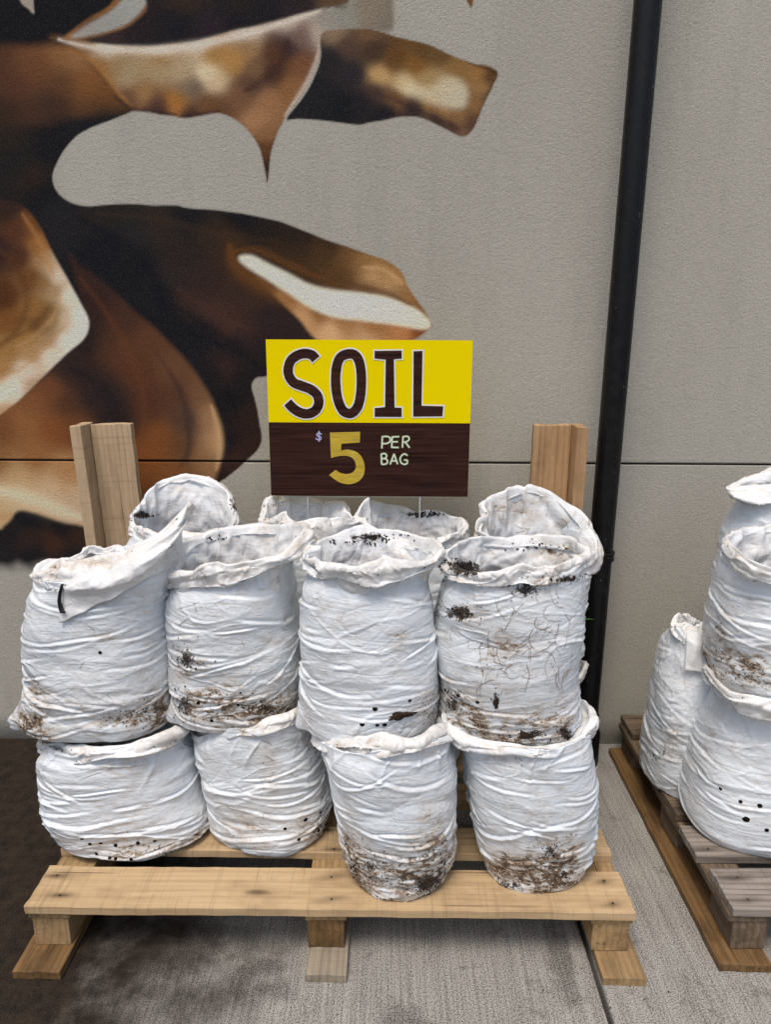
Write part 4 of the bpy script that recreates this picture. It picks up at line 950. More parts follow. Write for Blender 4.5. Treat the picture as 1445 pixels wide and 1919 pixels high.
S['L3'] = sack('muddy-footed white sack on the front board, third from the left in the bottom row', 1.658, 0.16, TOPZ, [(1365, 600, 846), (1400, 608, 850), (1430, 615, 853), (1470, 622, 855), (1500, 628, 856), (1540, 634, 856), (1570, 640, 853)],
    [(592, 1376, -0.086), (625, 1384, -0.516), (670, 1386, -0.774), (720, 1380, -0.86), (780, 1374, -0.774), (825, 1362, -0.43), (848, 1345, 0.0), (800, 1320, 0.6), (720, 1315, 0.9), (640, 1335, 0.7)],
    [(594, 1398, -0.1), (625, 1412, -0.6), (670, 1420, -0.9), (730, 1418, -1.0), (790, 1404, -0.9), (840, 1384, -0.5)], 13, UG, smooth_top=0.1,
    dirt_blobs=[(660, 1620, 60, 60, 0.55), (750, 1640, 110, 50, 0.6), (820, 1600, 50, 70, 0.5), (810, 1540, 45, 60, 0.35), (780, 1410, 60, 25, 0.3), (650, 1570, 30, 40, 0.3)], crust_blobs=[(800, 1655, 34, 26, 0.85), (690, 1620, 40, 25, 0.6), (830, 1610, 20, 40, 0.6), (730, 1680, 40, 14, 0.6)],
    taper=0.11, base_dirt=0.48, wr=1.15, closed=True, seam=(742, 1500), crumbs=286)
S['L4'] = sack('white sack with a mud-caked foot at the right end of the bottom row', 1.688, 0.155, TOPZ, [(1365, 862, 1104), (1400, 868, 1107), (1430, 871, 1109), (1470, 875, 1110), (1500, 880, 1110), (1540, 886, 1108), (1570, 892, 1105)],
    [(826, 1345, -0.258), (860, 1372, -0.602), (910, 1392, -0.817), (970, 1400, -0.86), (1030, 1396, -0.817), (1075, 1375, -0.516), (1108, 1335, 0.05), (1095, 1310, 0.4), (1000, 1310, 0.9), (890, 1310, 0.5)],
    [(836, 1368, -0.3), (868, 1396, -0.7), (915, 1412, -0.95), (970, 1416, -1.0), (1035, 1410, -0.95), (1080, 1392, -0.6)], 14, UG, smooth_top=0.1,
    dirt_blobs=[(1000, 1640, 110, 40, 0.6), (1050, 1600, 60, 50, 0.5), (1020, 1500, 40, 70, 0.3), (930, 1620, 40, 30, 0.5)], crust_blobs=[(1035, 1595, 30, 24, 0.7), (950, 1660, 60, 14, 0.75), (1060, 1640, 40, 20, 0.6), (975, 1420, 12, 12, 0.4)],
    taper=0.11, base_dirt=0.42, wr=1.2, closed=True, seam=(962, 1500), crumbs=286)
# ---- upper row
S['U1'] = sack('white sack at upper left with its mouth folded shut and a black print mark', 1.815, 0.15, 0.495, [(1060, 68, 345), (1085, 64, 330), (1110, 62, 324), (1150, 60, 322), (1200, 58, 323), (1250, 56, 326), (1290, 53, 328), (1320, 50, 329), (1345, 46, 325)],
    [(64, 1080, -0.25), (105, 1052, -0.45), (180, 1042, -0.55), (250, 1030, -0.6), (305, 1005, -0.55), (340, 962, -0.35), (349, 936, 0.0), (338, 958, 0.15), (300, 995, 0.25), (240, 1022, 0.3), (150, 1034, 0.3), (90, 1055, 0.1)],
    [(64, 1088, -0.3), (90, 1098, -0.7), (120, 1104, -0.95), (180, 1098, -1.05), (240, 1072, -1.0), (290, 1042, -0.9), (335, 1005, -0.6), (354, 975, -0.15)], 21, UG,
    dirt_blobs=[(240, 1340, 110, 40, 0.6), (70, 1370, 40, 40, 0.6), (300, 1290, 40, 50, 0.4), (140, 1260, 60, 30, 0.15), (230, 1200, 60, 15, 0.3), (170, 1050, 40, 15, 0.4), (280, 1060, 50, 20, 0.3)], crust_blobs=[(280, 1335, 60, 26, 0.55), (60, 1360, 16, 34, 0.5)],
    holes=[(187, 1223)], sag=0.018, ears=[(-2.85, 0.034, 0.08)], base_dirt=0.6, wr=1.0, closed=True, crumbs=231, rim_dirt=0.3)
S['U2'] = sack('open white sack, second from left in the front upper row, brown-speckled near its foot', 1.83, 0.15, 0.515, [(1060, 330, 548), (1090, 320, 552), (1120, 317, 555), (1150, 317, 557), (1200, 318, 560), (1250, 322, 562), (1290, 328, 562), (1330, 332, 560)],
    [(306, 1078, -0.3), (335, 1068, -0.75), (380, 1060, -0.95), (430, 1060, -1.0), (485, 1048, -0.95), (535, 1022, -0.7), (578, 988, -0.15), (560, 982, 0.4), (510, 984, 0.9), (440, 986, 1.0), (385, 995, 0.8), (335, 1030, 0.3)],
    [(312, 1088, -0.3), (345, 1098, -0.75), (385, 1098, -0.95), (435, 1092, -1.0), (490, 1076, -0.95), (545, 1046, -0.7), (582, 1008, -0.15)], 22, UG,
    dirt_blobs=[(350, 1240, 30, 40, 0.7), (380, 1320, 60, 40, 0.7), (500, 1330, 60, 26, 0.7), (540, 1290, 25, 60, 0.4), (500, 1200, 30, 50, 0.25), (400, 1130, 40, 20, 0.3)], crust_blobs=[(350, 1235, 24, 26, 0.75), (345, 1320, 18, 34, 0.75), (495, 1330, 34, 14, 0.8), (400, 1010, 40, 10, 0.35)],
    holes=[(371, 1317), (410, 1321), (446, 1321), (489, 1314), (396, 1351), (450, 1298, 0.6)], sag=0.018, ears=[(-2.7, 0.02, 0.06)], base_dirt=0.42, wr=0.85, crumbs=286, soil_drop=0.12)
S['U3'] = sack('clean white sack in the middle upper row with a torn slit near its foot', 1.735, 0.15, 0.545, [(1070, 578, 798), (1090, 570, 806), (1120, 565, 812), (1160, 563, 815), (1200, 563, 817), (1250, 563, 818), (1290, 564, 818), (1330, 566, 818)],
    [(566, 1032, 0.0), (595, 1050, -0.6), (650, 1056, -0.95), (710, 1052, -1.0), (770, 1047, -0.85), (822, 1034, -0.2), (812, 1012, 0.35), (770, 996, 0.85), (705, 988, 1.0), (650, 994, 0.9), (596, 1012, 0.5)],
    [(563, 1050, 0.0), (596, 1076, -0.6), (650, 1086, -0.95), (715, 1092, -1.0), (780, 1080, -0.85), (829, 1052, -0.2)], 23, UG,
    dirt_blobs=[(750, 1200, 16, 30, 0.5), (650, 1170, 40, 40, 0.18), (800, 1330, 26, 40, 0.35), (750, 1340, 40, 20, 0.3), (575, 1350, 20, 30, 0.35), (640, 1130, 60, 25, 0.2)], crust_blobs=[(690, 1006, 50, 9, 0.9), (805, 1330, 14, 26, 0.35)],
    holes=[(703, 1328, 1.3), (679, 1358, 1.2), (707, 1359), (721, 1358, 1.2), (768, 1313)], sag=0.018, ears=[(-2.8, 0.024, 0.08)], base_dirt=0.18, wr=0.75, crumbs=170, rim_dirt=0.28, soil_drop=0.115)
S['U4'] = sack('very dirty open white sack at right of upper row with roots stuck on', 1.735, 0.155, 0.525, [(1070, 840, 1090), (1100, 828, 1090), (1130, 822, 1088), (1170, 819, 1084), (1210, 818, 1080), (1250, 818, 1078), (1290, 820, 1077), (1330, 826, 1076)],
    [(828, 1046, 0.0), (850, 1062, -0.55), (905, 1070, -0.9), (970, 1066, -1.0), (1030, 1058, -0.9), (1080, 1046, -0.5), (1096, 1030, 0.0), (1070, 1006, 0.6), (1010, 996, 0.95), (950, 1004, 1.0), (900, 1008, 0.85), (850, 1020, 0.5)],
    [(826, 1058, 0.0), (850, 1082, -0.55), (900, 1096, -0.9), (970, 1094, -1.0), (1035, 1084, -0.9), (1085, 1068, -0.5), (1098, 1052, 0.0)], 24, UG,
    dirt_blobs=[(950, 1200, 140, 140, 0.14), (870, 1150, 40, 30, 0.5), (870, 1330, 50, 60, 0.6), (990, 1360, 90, 40, 0.6), (940, 1240, 40, 60, 0.12), (1050, 1360, 40, 40, 0.5)], crust_blobs=[(870, 1065, 40, 20, 1.0), (862, 1150, 34, 20, 0.9), (985, 1105, 30, 18, 0.85), (1060, 1085, 40, 10, 0.8), (900, 1240, 10, 34, 0.5), (930, 1310, 8, 20, 0.8), (850, 1320, 20, 28, 0.8), (1000, 1375, 30, 12, 0.8), (1062, 1375, 18, 14, 0.9), (985, 1010, 50, 8, 0.5)],
    holes=[(835, 1293), (858, 1303), (895, 1316)], sag=0.018, ears=[(-0.35, 0.02, 0.07)], base_dirt=0.6, wr=0.8, crumbs=440, rim_dirt=0.45, soil_drop=0.11)
# ---- back row against the wall, upper sacks
S['B1'] = sack('open white back-row sack with a wide empty mouth beside the left upright post', 2.17, 0.13, 0.53, [(1000, 246, 440), (1030, 238, 446), (1100, 236, 448), (1300, 240, 446), (1380, 244, 442)],
    [(242, 965, -0.1), (262, 935, 0.35), (300, 900, 0.85), (345, 893, 1.0), (395, 900, 0.9), (425, 918, 0.6), (444, 955, 0.0), (430, 982, -0.6), (380, 996, -0.95), (320, 998, -1.0), (268, 988, -0.6)],
    [(243, 985, -0.1), (264, 1014, -0.6), (320, 1028, -1.0), (385, 1024, -0.95), (436, 1006, -0.6), (447, 984, 0.0)], 31, UG, nu=240, nb=60, crust_blobs=[(265, 965, 22, 9, 1.0), (440, 950, 12, 22, 0.7)], base_dirt=0.2, rim_dirt=0.25, crumbs=150, soil_drop=0.10)
S['B2'] = sack('white sack in the back row under the left wire leg of the sign', 2.19, 0.125, 0.53, [(1000, 488, 664), (1030, 485, 668), (1100, 484, 670), (1300, 486, 668), (1380, 488, 664)],
    [(492, 972, -0.1), (500, 940, 0.45), (530, 926, 0.9), (585, 932, 1.0), (625, 938, 0.85), (650, 958, 0.4), (672, 968, 0.0), (655, 972, -0.5), (600, 972, -0.95), (545, 968, -0.95), (510, 962, -0.5)],
    [(490, 990, -0.1), (512, 998, -0.5), (545, 1012, -0.95), (605, 1016, -0.95), (650, 1000, -0.5), (673, 982, 0.0)], 32, UG, nu=220, nb=50, crust_blobs=[(510, 948, 20, 6, 0.7), (620, 940, 14, 10, 0.5)], base_dirt=0.2, rim_dirt=0.35, crumbs=120, soil_drop=0.10)
S['B3'] = sack('white sack in the back row under the right wire leg of the sign', 2.19, 0.125, 0.53, [(1000, 680, 864), (1030, 676, 870), (1100, 674, 872), (1300, 676, 870), (1380, 680, 866)],
    [(676, 975, -0.1), (684, 938, 0.5), (715, 944, 0.85), (770, 958, 1.0), (820, 958, 0.9), (852, 962, 0.55), (873, 970, 0.0), (862, 996, -0.5), (810, 1010, -0.95), (745, 1002, -0.95), (700, 990, -0.6)],
    [(676, 995, -0.1), (702, 1012, -0.6), (745, 1026, -0.95), (815, 1034, -0.95), (864, 1018, -0.5), (875, 992, 0.0)], 33, UG, nu=220, nb=50, crust_blobs=[(800, 965, 50, 8, 0.8), (740, 958, 40, 8, 0.4)], base_dirt=0.2, rim_dirt=0.4, crumbs=160, soil_drop=0.10)
S['B4'] = sack('tall white back-row sack with a high flopped rim beside the black drainpipe', 2.12, 0.14, 0.53, [(1010, 900, 1098), (1060, 892, 1104), (1100, 890, 1098), (1180, 890, 1090), (1250, 892, 1086), (1380, 900, 1082)],
    [(893, 988, -0.1), (908, 945, 0.4), (945, 914, 0.85), (992, 906, 1.0), (1035, 924, 0.9), (1080, 955, 0.7), (1108, 985, 0.3), (1120, 1030, -0.2), (1090, 1030, -0.7), (1010, 1020, -1.0), (930, 1012, -0.9)],
    [(893, 1010, -0.1), (930, 1040, -0.9), (1010, 1050, -1.0), (1092, 1078, -0.7), (1121, 1070, -0.2), (1118, 1020, 0.3)], 34, UG, nu=260, nb=80, crust_blobs=[(930, 935, 20, 20, 0.4), (1000, 920, 14, 14, 0.4)], dirt_blobs=[(960, 960, 60, 50, 0.3), (1090, 1100, 20, 60, 0.4)], base_dirt=0.2, rim_dirt=0.45, crumbs=143, soil_drop=0.12)
# ---- back row, lower sacks, mostly hidden
for k, (xl, xr, lab) in enumerate(((246, 440, 'half hidden white sack at the bottom behind the squat sack at the left end'), (486, 664, 'hidden white sack behind the plump second sack of the bottom row'),
                                   (676, 862, 'shaded white sack low in the gap right of the muddy-footed front sack'), (900, 1086, 'white sack low at the back nearest the drainpipe with one edge showing'))):
    sack(lab, 2.15, 0.135, TOPZ, [(1240, xl+4, xr-4), (1300, xl, xr), (1400, xl, xr)], [(xl, 1240, 0), ((xl+xr)/2, 1262, -1), (xr, 1240, 0), ((xl+xr)/2, 1205, 1)], None, 41+k, UG, nu=120, nb=60, closed=True, base_dirt=0.3, crumbs=0)
# ---- sacks on the right-hand pallet
RG = 'white sacks on the right-hand pallet'
S['R1'] = sack('leaning narrow white sack next to the wall on the weathered pallet', 2.05, 0.125, TOPZ, [(1175, 1262, 1330), (1220, 1244, 1340), (1270, 1230, 1346), (1330, 1220, 1352), (1380, 1214, 1352), (1410, 1212, 1350)],
    [(1264, 1168, -0.15), (1273, 1149, 0.0), (1286, 1150, 0.12), (1306, 1162, 0.15), (1330, 1166, 0.1), (1334, 1176, -0.05), (1310, 1172, -0.2), (1284, 1160, -0.25)],
    [(1260, 1182, -0.2), (1284, 1206, -0.6), (1318, 1218, -0.7), (1340, 1210, -0.2)], 51, RG, nu=260, nb=110, seam=(1248, 1290), dirt_blobs=[(1250, 1400, 40, 30, 0.5), (1310, 1360, 40, 40, 0.3)], crust_blobs=[(1245, 1415, 30, 12, 0.5)], base_dirt=0.45, wr=0.9, closed=True, crumbs=120, rim_dirt=0.2)
S['R2'] = sack('wide white sack with punched drain holes at the front of the weathered pallet', 1.85, 0.165, TOPZ, [(1300, 1350, 1580), (1350, 1322, 1592), (1400, 1306, 1600), (1450, 1292, 1606), (1490, 1284, 1610), (1520, 1282, 1610)],
    [(1322, 1248, 0.15), (1336, 1270, -0.3), (1370, 1296, -0.75), (1430, 1308, -1.0), (1510, 1310, -1.0), (1570, 1290, -0.4), (1560, 1240, 0.5), (1460, 1225, 1.0), (1370, 1232, 0.7)],
    [(1322, 1262, 0.1), (1342, 1296, -0.3), (1380, 1332, -0.75), (1435, 1346, -1.0), (1510, 1350, -1.0), (1575, 1320, -0.4)], 52, RG, nu=300, nb=140,
    dirt_blobs=[(1360, 1400, 30, 30, 0.3), (1400, 1510, 60, 30, 0.2), (1380, 1280, 40, 20, 0.25)], holes=[(1351, 1478), (1389, 1502, 1.1), (1425, 1510, 1.3), (1399, 1536, 1.8), (1438, 1556, 1.2)], base_dirt=0.2, wr=0.55, closed=True, crumbs=120)
S['R3'] = sack('open white sack on top at the right edge with a brown-speckled lower half', 1.86, 0.16, 0.565, [(1040, 1362, 1600), (1080, 1350, 1606), (1120, 1340, 1608), (1160, 1332, 1610), (1200, 1328, 1610), (1240, 1328, 1610), (1270, 1332, 1608)],
    [(1366, 1012, 0.1), (1378, 1030, -0.4), (1410, 1050, -0.85), (1470, 1062, -1.0), (1550, 1050, -0.8), (1600, 1010, 0.0), (1540, 985, 0.8), (1450, 982, 1.0), (1390, 990, 0.6)],
    [(1364, 1028, 0.1), (1378, 1058, -0.4), (1412, 1086, -0.85), (1475, 1096, -1.0), (1560, 1080, -0.8)], 53, RG, nu=300, nb=120,
    dirt_blobs=[(1400, 1250, 100, 40, 0.45), (1350, 1200, 40, 60, 0.4), (1400, 1150, 60, 40, 0.2)], crust_blobs=[(1400, 1265, 70, 20, 0.5), (1345, 1210, 10, 40, 0.4)], base_dirt=0.5, wr=0.8, crumbs=231, rim_dirt=0.25, soil_drop=0.11)
S['R4'] = sack('white sack standing behind on top at the right edge with a limp tied-off tip', 2.13, 0.13, 0.53, [(930, 1392, 1560), (960, 1376, 1570), (1000, 1360, 1580), (1060, 1346, 1585), (1120, 1336, 1590), (1180, 1330, 1590), (1240, 1330, 1590)],
    [(1366, 914, -0.1), (1392, 900, 0.1), (1445, 880, 0.2), (1500, 872, 0.25), (1565, 880, 0.05), (1550, 888, -0.2), (1480, 890, -0.35), (1410, 908, -0.3)],
    [(1368, 922, -0.4), (1405, 936, -0.7), (1450, 940, -0.8), (1510, 935, -0.7)], 54, RG, nu=240, nb=110, base_dirt=0.15, wr=0.6, closed=True, crumbs=0, rim_dirt=0.2, top_in=0.4)
sack('white sack at the bottom back of the weathered pallet, nearly all out of frame', 2.12, 0.13, TOPZ, [(1240, 1392, 1570), (1300, 1390, 1574), (1400, 1390, 1574)], [(1392, 1240, 0), (1480, 1262, -1), (1570, 1240, 0), (1480, 1205, 1)], None, 55, RG, nu=100, nb=50, closed=True, base_dirt=0.3, crumbs=0)

# ---- helpers that lay things on a sack's surface
def on_sack(key, px, py, lift=0.002):
    d = S[key]; r = Vector(ray(px, py)).normalized(); hit = d['tree'].ray_cast(Vector(HC), r)
    if hit[0] is None: return None, None
    n = hit[1] if hit[1].dot(r) < 0 else -hit[1]
    return hit[0]+n*lift, n
def lay_patch(key, name, quad, mat, lift=0.004, nu=24, nv=8, smooth_y=True, amp=0.0015, seed=0, rows=None, bow=0):
    """Film laid on the sack: quad of photo corners (tl, tr, br, bl), draped on the front surface."""
    d = S[key]; G = []
    if rows is None: q = np.array(quad, float); PT = lambda u, v: (q[0]*(1-u)+q[1]*u)*(1-v)+(q[3]*(1-u)+q[2]*u)*v+np.array([0, bow*math.sin(pi*u)*v+(1.5*math.sin(u*17)+1.2*math.sin(u*31+1))*v*(bow > 0)])
    else:
        R_ = np.array(rows, float); tv = np.linspace(0, 1, len(R_))
        PT = lambda u, v: np.array([np.interp(v, tv, R_[:, 1])*(1-u)+np.interp(v, tv, R_[:, 2])*u, np.interp(v, tv, R_[:, 0])])
    for j in range(nv):
        for i in range(nu):
            u, v = i/(nu-1), j/(nv-1)
            p = PT(u, v)
            a, _ = on_sack(key, p[0], p[1], lift)
            G.append(a if a is not None else Vector((np.nan,)*3))
    G = np.array([tuple(g) for g in G]).reshape(nv, nu, 3)
    dist = np.linalg.norm(G-HC, axis=-1)
    dist = np.where(np.isnan(dist), np.nanmedian(dist), dist)
    for _ in range(8):
        pdist = np.pad(dist, 1, mode='edge'); dist = np.minimum(dist, (pdist[:-2, 1:-1]+pdist[2:, 1:-1]+pdist[1:-1, :-2]+pdist[1:-1, 2:])/4)
    for j in range(nv):
        for i in range(nu):
            u, v = i/(nu-1), j/(nv-1)
            p = PT(u, v)
            r = ray(*p); r = r/np.linalg.norm(r)
            G[j, i] = HC+r*(dist[j, i]-lift-amp*noise(np.array([[p[0]/30, p[1]/30, seed]]))[0])
    o = mesh_obj(name, G.reshape(-1, 3)-d['base'], grid_faces(nv, nu)[:, ::-1], mat, d['obj'], smooth=True)
    so_ = o.modifiers.new('solidify', 'SOLIDIFY'); so_.thickness = 0.0006
    n = nu*nv
    for a_, v_ in (('dirt', 0.0), ('inner', 0.8), ('crust', 0.0)): fattr(o.data, a_, np.full(n, v_))
    return o
fl = lay_patch('U1', 'flap', [(105, 1106), (330, 1022), (338, 1046), (111, 1167)], M_bag, 0.003, 60, 20, amp=0.0045, seed=3, bow=7)
lay_patch('U1', 'print_mark', None, M_print, 0.0085, 4, 14, amp=0.0, rows=[(1094, 113.5, 119), (1110, 108.5, 115), (1127, 106.5, 113.5), (1138, 108, 117), (1149, 111.5, 122.5)])
lay_patch('R1', 'flap', [(1288, 1178), (1330, 1190), (1326, 1262), (1284, 1256)], M_bag, 0.006, 14, 20, seed=5, amp=0.004)

# torn slit showing soil in the middle sack
def blob_patch(key, name, cx_, cy_, rx_, ry_, rot, mat, lift, seed, dome=0.004):
    d = S[key]; n = 26; rings = 5; G = []
    for k in range(rings+1):
        for i in range(n):
            a = i/n*2*pi; rr_ = k/rings*(1+0.22*sin(a*3+seed)+0.13*sin(a*7+seed*2)+0.1*sin(a*11))
            x = rr_*rx_*cos(a); y = rr_*ry_*sin(a)
            p, nn = on_sack(key, cx_+x*cos(rot)-y*sin(rot), cy_+x*sin(rot)+y*cos(rot), lift+dome*(1-(k/rings)**2) if k < rings else -0.001)
            if p is None: return None
            G.append(tuple(p))
    return mesh_obj(name, np.array(G)-d['base'], grid_faces(rings+1, n, True), mat, d['obj'], smooth=True)
blob_patch('U3', 'torn_slit', 752, 1341, 27, 7, -0.22, M_soil, 0.002, 1)
blob_patch('U4', 'soil_cake', 985, 1378, 14, 7, 0.2, M_soil, 0.001, 2, 0.003)
blob_patch('U4', 'soil_cake', 930, 1318, 6, 10, 0.1, M_soil, 0.001, 4, 0.003)
# lumps of bark and soil lying on the rims
def lumps(key, pts, seed):
    rs = np.random.RandomState(seed); VV, FF = [], []; d = S[key]; nvt = 0
    ico = bmesh.new(); bmesh.ops.create_icosphere(ico, subdivisions=1, radius=1); iv = np.array([v.co[:] for v in ico.verts]); iff = np.array([[v.index for v in f.verts] for f in ico.faces]); ico.free()
    for (cx_, cy_, rx_, ry_, n_) in pts:
        for _ in range(int(n_*0.7)):
            p, nn = on_sack(key, cx_+rs.normal()*rx_*0.75, cy_+rs.normal()*ry_*0.6, 0.001)
            if p is None: continue
            s_ = rs.uniform(0.0012, 0.0034)*(0.7+0.6*rs.rand()); q_, _r = np.linalg.qr(rs.normal(size=(3, 3)))
            VV.append((iv*(1+rs.uniform(-0.25, 0.25, (len(iv), 1)))*np.array([rs.uniform(0.8, 2.4), 1, 0.6])*s_)@q_+np.array(p)-d['base']); FF.append(iff+nvt); nvt += len(iv)
    if VV:
        o = mesh_obj('soil_lumps', np.vstack(VV), np.vstack(FF), M_soil, d['obj']); tag(o, kind='stuff')
lumps('U3', [(690, 1012, 46, 8, 60), (730, 1004, 24, 5, 16)], 1)
lumps('U4', [(852, 1056, 22, 8, 34), (880, 1078, 12, 14, 12), (862, 1146, 26, 12, 26), (985, 1104, 24, 12, 20), (1062, 1086, 26, 6, 22), (1010, 1022, 44, 8, 30), (1064, 1376, 12, 10, 18), (850, 1315, 14, 16, 16)], 2)
lumps('B1', [(266, 965, 16, 5, 24), (441, 946, 7, 12, 16)], 3)
lumps('B3', [(815, 962, 36, 5, 26)], 4)
lumps('U2', [(400, 1010, 26, 5, 14), (345, 1235, 14, 14, 14), (500, 1328, 26, 8, 22)], 5)
lumps('L3', [(800, 1660, 22, 14, 22), (690, 1630, 24, 16, 14)], 6)
lumps('L1', [(392, 1574, 10, 5, 12)], 7)
# hair roots stuck on the dirty sack
def tube_mesh(paths, rad, ns=5):
    VV, FF, off = [], [], 0
    for P, r_ in paths:
        P = np.array(P); n = len(P); T_ = np.gradient(P, axis=0); T_ /= np.linalg.norm(T_, axis=1)[:, None]+1e-9
        a = np.cross(T_, [0, -0.9, 0.43]); a /= np.linalg.norm(a, axis=1)[:, None]+1e-9; b_ = np.cross(T_, a)
        rr_ = (np.full(n, r_)*np.linspace(1, 0.5, n))[:, None, None]
        t = np.linspace(0, 2*pi, ns, endpoint=False)
        V = P[:, None]+rr_*(a[:, None]*np.cos(t)[None, :, None]+b_[:, None]*np.sin(t)[None, :, None])
        VV.append(V.reshape(-1, 3)); FF.append(grid_faces(n, ns, True, off)); off += n*ns
    return np.vstack(VV), np.vstack(FF)
def roots(key, n_, box, seed, L=(14, 60)):
    rs = np.random.RandomState(seed); paths = []; d = S[key]
    for _ in range(n_):
        x, y = rs.uniform(box[0], box[2]), rs.uniform(box[1], box[3]); a = rs.uniform(-pi, pi); l = rs.uniform(*L)**1.0; cvt = rs.normal(0, 0.09); P = []
        for k in range(int(l/3)+3):
            p, nn = on_sack(key, x, y, 0.0012)
            if p is None: break
            P.append(tuple(np.array(p)-d['base'])); x += 3*cos(a); y += 3*sin(a); a += cvt+rs.normal(0, 0.12)
        if len(P) > 3: paths.append((P, rs.uniform(0.0003, 0.0007)))
    V, F = tube_mesh(paths, 0)
    o = mesh_obj('hair_roots', V, F, M_root, d['obj']); tag(o, kind='stuff')
roots('U4', 60, (900, 1120, 1070, 1290), 3)
roots('U4', 26, (830, 1130, 960, 1360), 5, (8, 30))
roots('B4', 10, (920, 930, 1100, 1010), 6, (8, 30))
roots('U1', 8, (90, 1180, 300, 1340), 7, (6, 18))
roots('U2', 14, (330, 1080, 540, 1340), 8, (6, 24))
roots('L2', 8, (420, 1370, 590, 1560), 9, (6, 20))

# ================================================================== SIGN
SY = 2.24
P00 = on_y(496.5, 637, SY); P10 = on_y(886.5, 637, SY); P01 = on_y(509, 930, SY); P11 = on_y(877, 930, SY)
X0, X1 = (P00[0]+P01[0])/2, (P10[0]+P11[0])/2; Z1, Z0 = (P00[2]+P10[2])/2, (P01[2]+P11[2])/2
sign = empty('price_sign', ((X0+X1)/2, SY, Z0)); tag(sign, 'yellow and brown hand-painted SOIL price sign on wire legs among the sacks', 'sign')
SC = np.array([(X0+X1)/2, SY, Z0])
V, F = boxv(X0, X1, SY, SY+0.004, Z0, Z1)
pan = mesh_obj('panel', np.array(V)-SC, F, M_yel, sign)
zz = lambda x, y: (460+x/3.1413, 600+y/3.1425)
def spt(x, y, lift): p = on_y(*zz(x, y), SY-lift); return np.array([p[0], SY-lift, p[2]])-SC
zmid = spt(700, 604, 0)[2]+SC[2]
V, F = boxv(X0+0.0004, X1-0.0004, SY-0.0008, SY-0.0002, Z0+0.0004, zmid)
mesh_obj('brown_band', np.array(V)-SC, F, M_brn, pan)
def ribbon(name, path, width, lift, mat, parent, closed=False, smooth=True, taper=0.0, seed=0):
    P = np.array(path, float)
    if smooth: P = spline(P, 8, closed)
    n = len(P); T_ = (np.roll(P, -1, 0)-np.roll(P, 1, 0)) if closed else np.gradient(P, axis=0)
    T_ /= np.linalg.norm(T_, axis=1)[:, None]+1e-9; N_ = np.c_[-T_[:, 1], T_[:, 0]]
    w = width/2*(1+0.03*noise(np.c_[P/25, np.full(n, seed)], 7))
    A_ = P+N_*w[:, None]; B_ = P-N_*w[:, None]
    V = [spt(*p, lift) for p in A_]+[spt(*p, lift) for p in B_]
    F = [(i, (i+1) % n, n+(i+1) % n, n+i) for i in range(n if closed else n-1)]
    return mesh_obj(name, V, F, mat, parent)
def offset_poly(P, d):
    P = np.array(P, float); n = len(P); out = []
    for i in range(n):
        a, b_, c = P[i-1], P[i], P[(i+1) % n]
        t1 = (b_-a)/np.linalg.norm(b_-a); t2 = (c-b_)/np.linalg.norm(c-b_)
        n1 = np.array([t1[1], -t1[0]]); n2 = np.array([t2[1], -t2[0]]); m = n1+n2; m /= np.linalg.norm(m)
        out.append(b_+m*d/max(m@n1, 0.3))
    return np.array(out)
def poly(name, P, lift, mat, parent): return mesh_obj(name, [spt(*p, lift) for p in P], [tuple(range(len(P)))], mat, parent)
Sp = [(414, 230), (392, 206), (352, 196), (308, 206), (268, 236), (251, 285), (257, 330), (285, 368), (335, 388), (385, 408), (422, 442), (431, 490), (410, 532), (368, 551), (322, 544), (280, 518), (248, 484)]
def extend(P, d):
    P = [np.array(p, float) for p in P]; a = P[0]-P[1]; a /= np.linalg.norm(a); b_ = P[-1]-P[-2]; b_ /= np.linalg.norm(b_)
    return [tuple(P[0]+a*d)]+[tuple(p) for p in P[1:-1]]+[tuple(P[-1]+b_*d)]
Op = [(608, 198), (645, 206), (668, 240), (680, 300), (682, 380), (676, 450), (660, 510), (630, 545), (602, 548), (572, 530), (548, 480), (534, 410), (531, 330), (540, 260), (562, 216)]
for nm, P_, cl in (('letter', Sp, False), ('letter', Op, True)):
    l_ = ribbon(nm, P_, 56, 0.0016, M_brn, pan, cl, seed=1)
    ribbon('outline', P_ if cl else extend(P_, 8), 73, 0.0010, M_white, l_, cl, seed=4).matrix_local = Matrix.Identity(4)
Ip = [(760, 181), (920, 179), (921, 226), (874, 230), (878, 514), (920, 516), (920, 570), (760, 569), (759, 540), (822, 512), (826, 232), (760, 226)]
Ip[7:10] = [(760, 569), (761, 518), (822, 512)]
Lp = [(990, 183), (1043, 181), (1037, 504), (1165, 507), (1160, 566), (988, 568)]
for P_ in (Ip, Lp):
    l_ = poly('letter', P_, 0.0016, M_brn, pan)
    poly('outline', offset_poly(P_, 8.5), 0.0010, M_white, l_)
five_ = [(497, 662), (675, 657), (673, 720), (564, 728), (562, 768), (600, 762), (652, 775), (688, 813), (702, 865), (692, 920), (655, 955), (604, 966), (548, 952), (492, 912), (530, 882), (562, 900), (600, 906), (632, 895), (650, 866), (642, 828), (615, 804), (568, 798), (503, 811)]
five = [(497, 662), (675, 657), (673, 720), (564, 728), (562, 768)]+[tuple(p) for p in spline([(562, 768), (600, 762), (652, 775), (688, 813), (702, 865), (692, 920), (655, 955), (604, 966), (548, 952), (492, 912)], 6, False)[1:]]+[(530, 882)]+[tuple(p) for p in spline([(530, 882), (562, 900), (600, 906), (632, 895), (650, 866), (642, 828), (615, 804), (568, 798), (503, 811)], 6, False)[1:]]
f5 = poly('numeral', five, 0.0016, M_gold, pan)
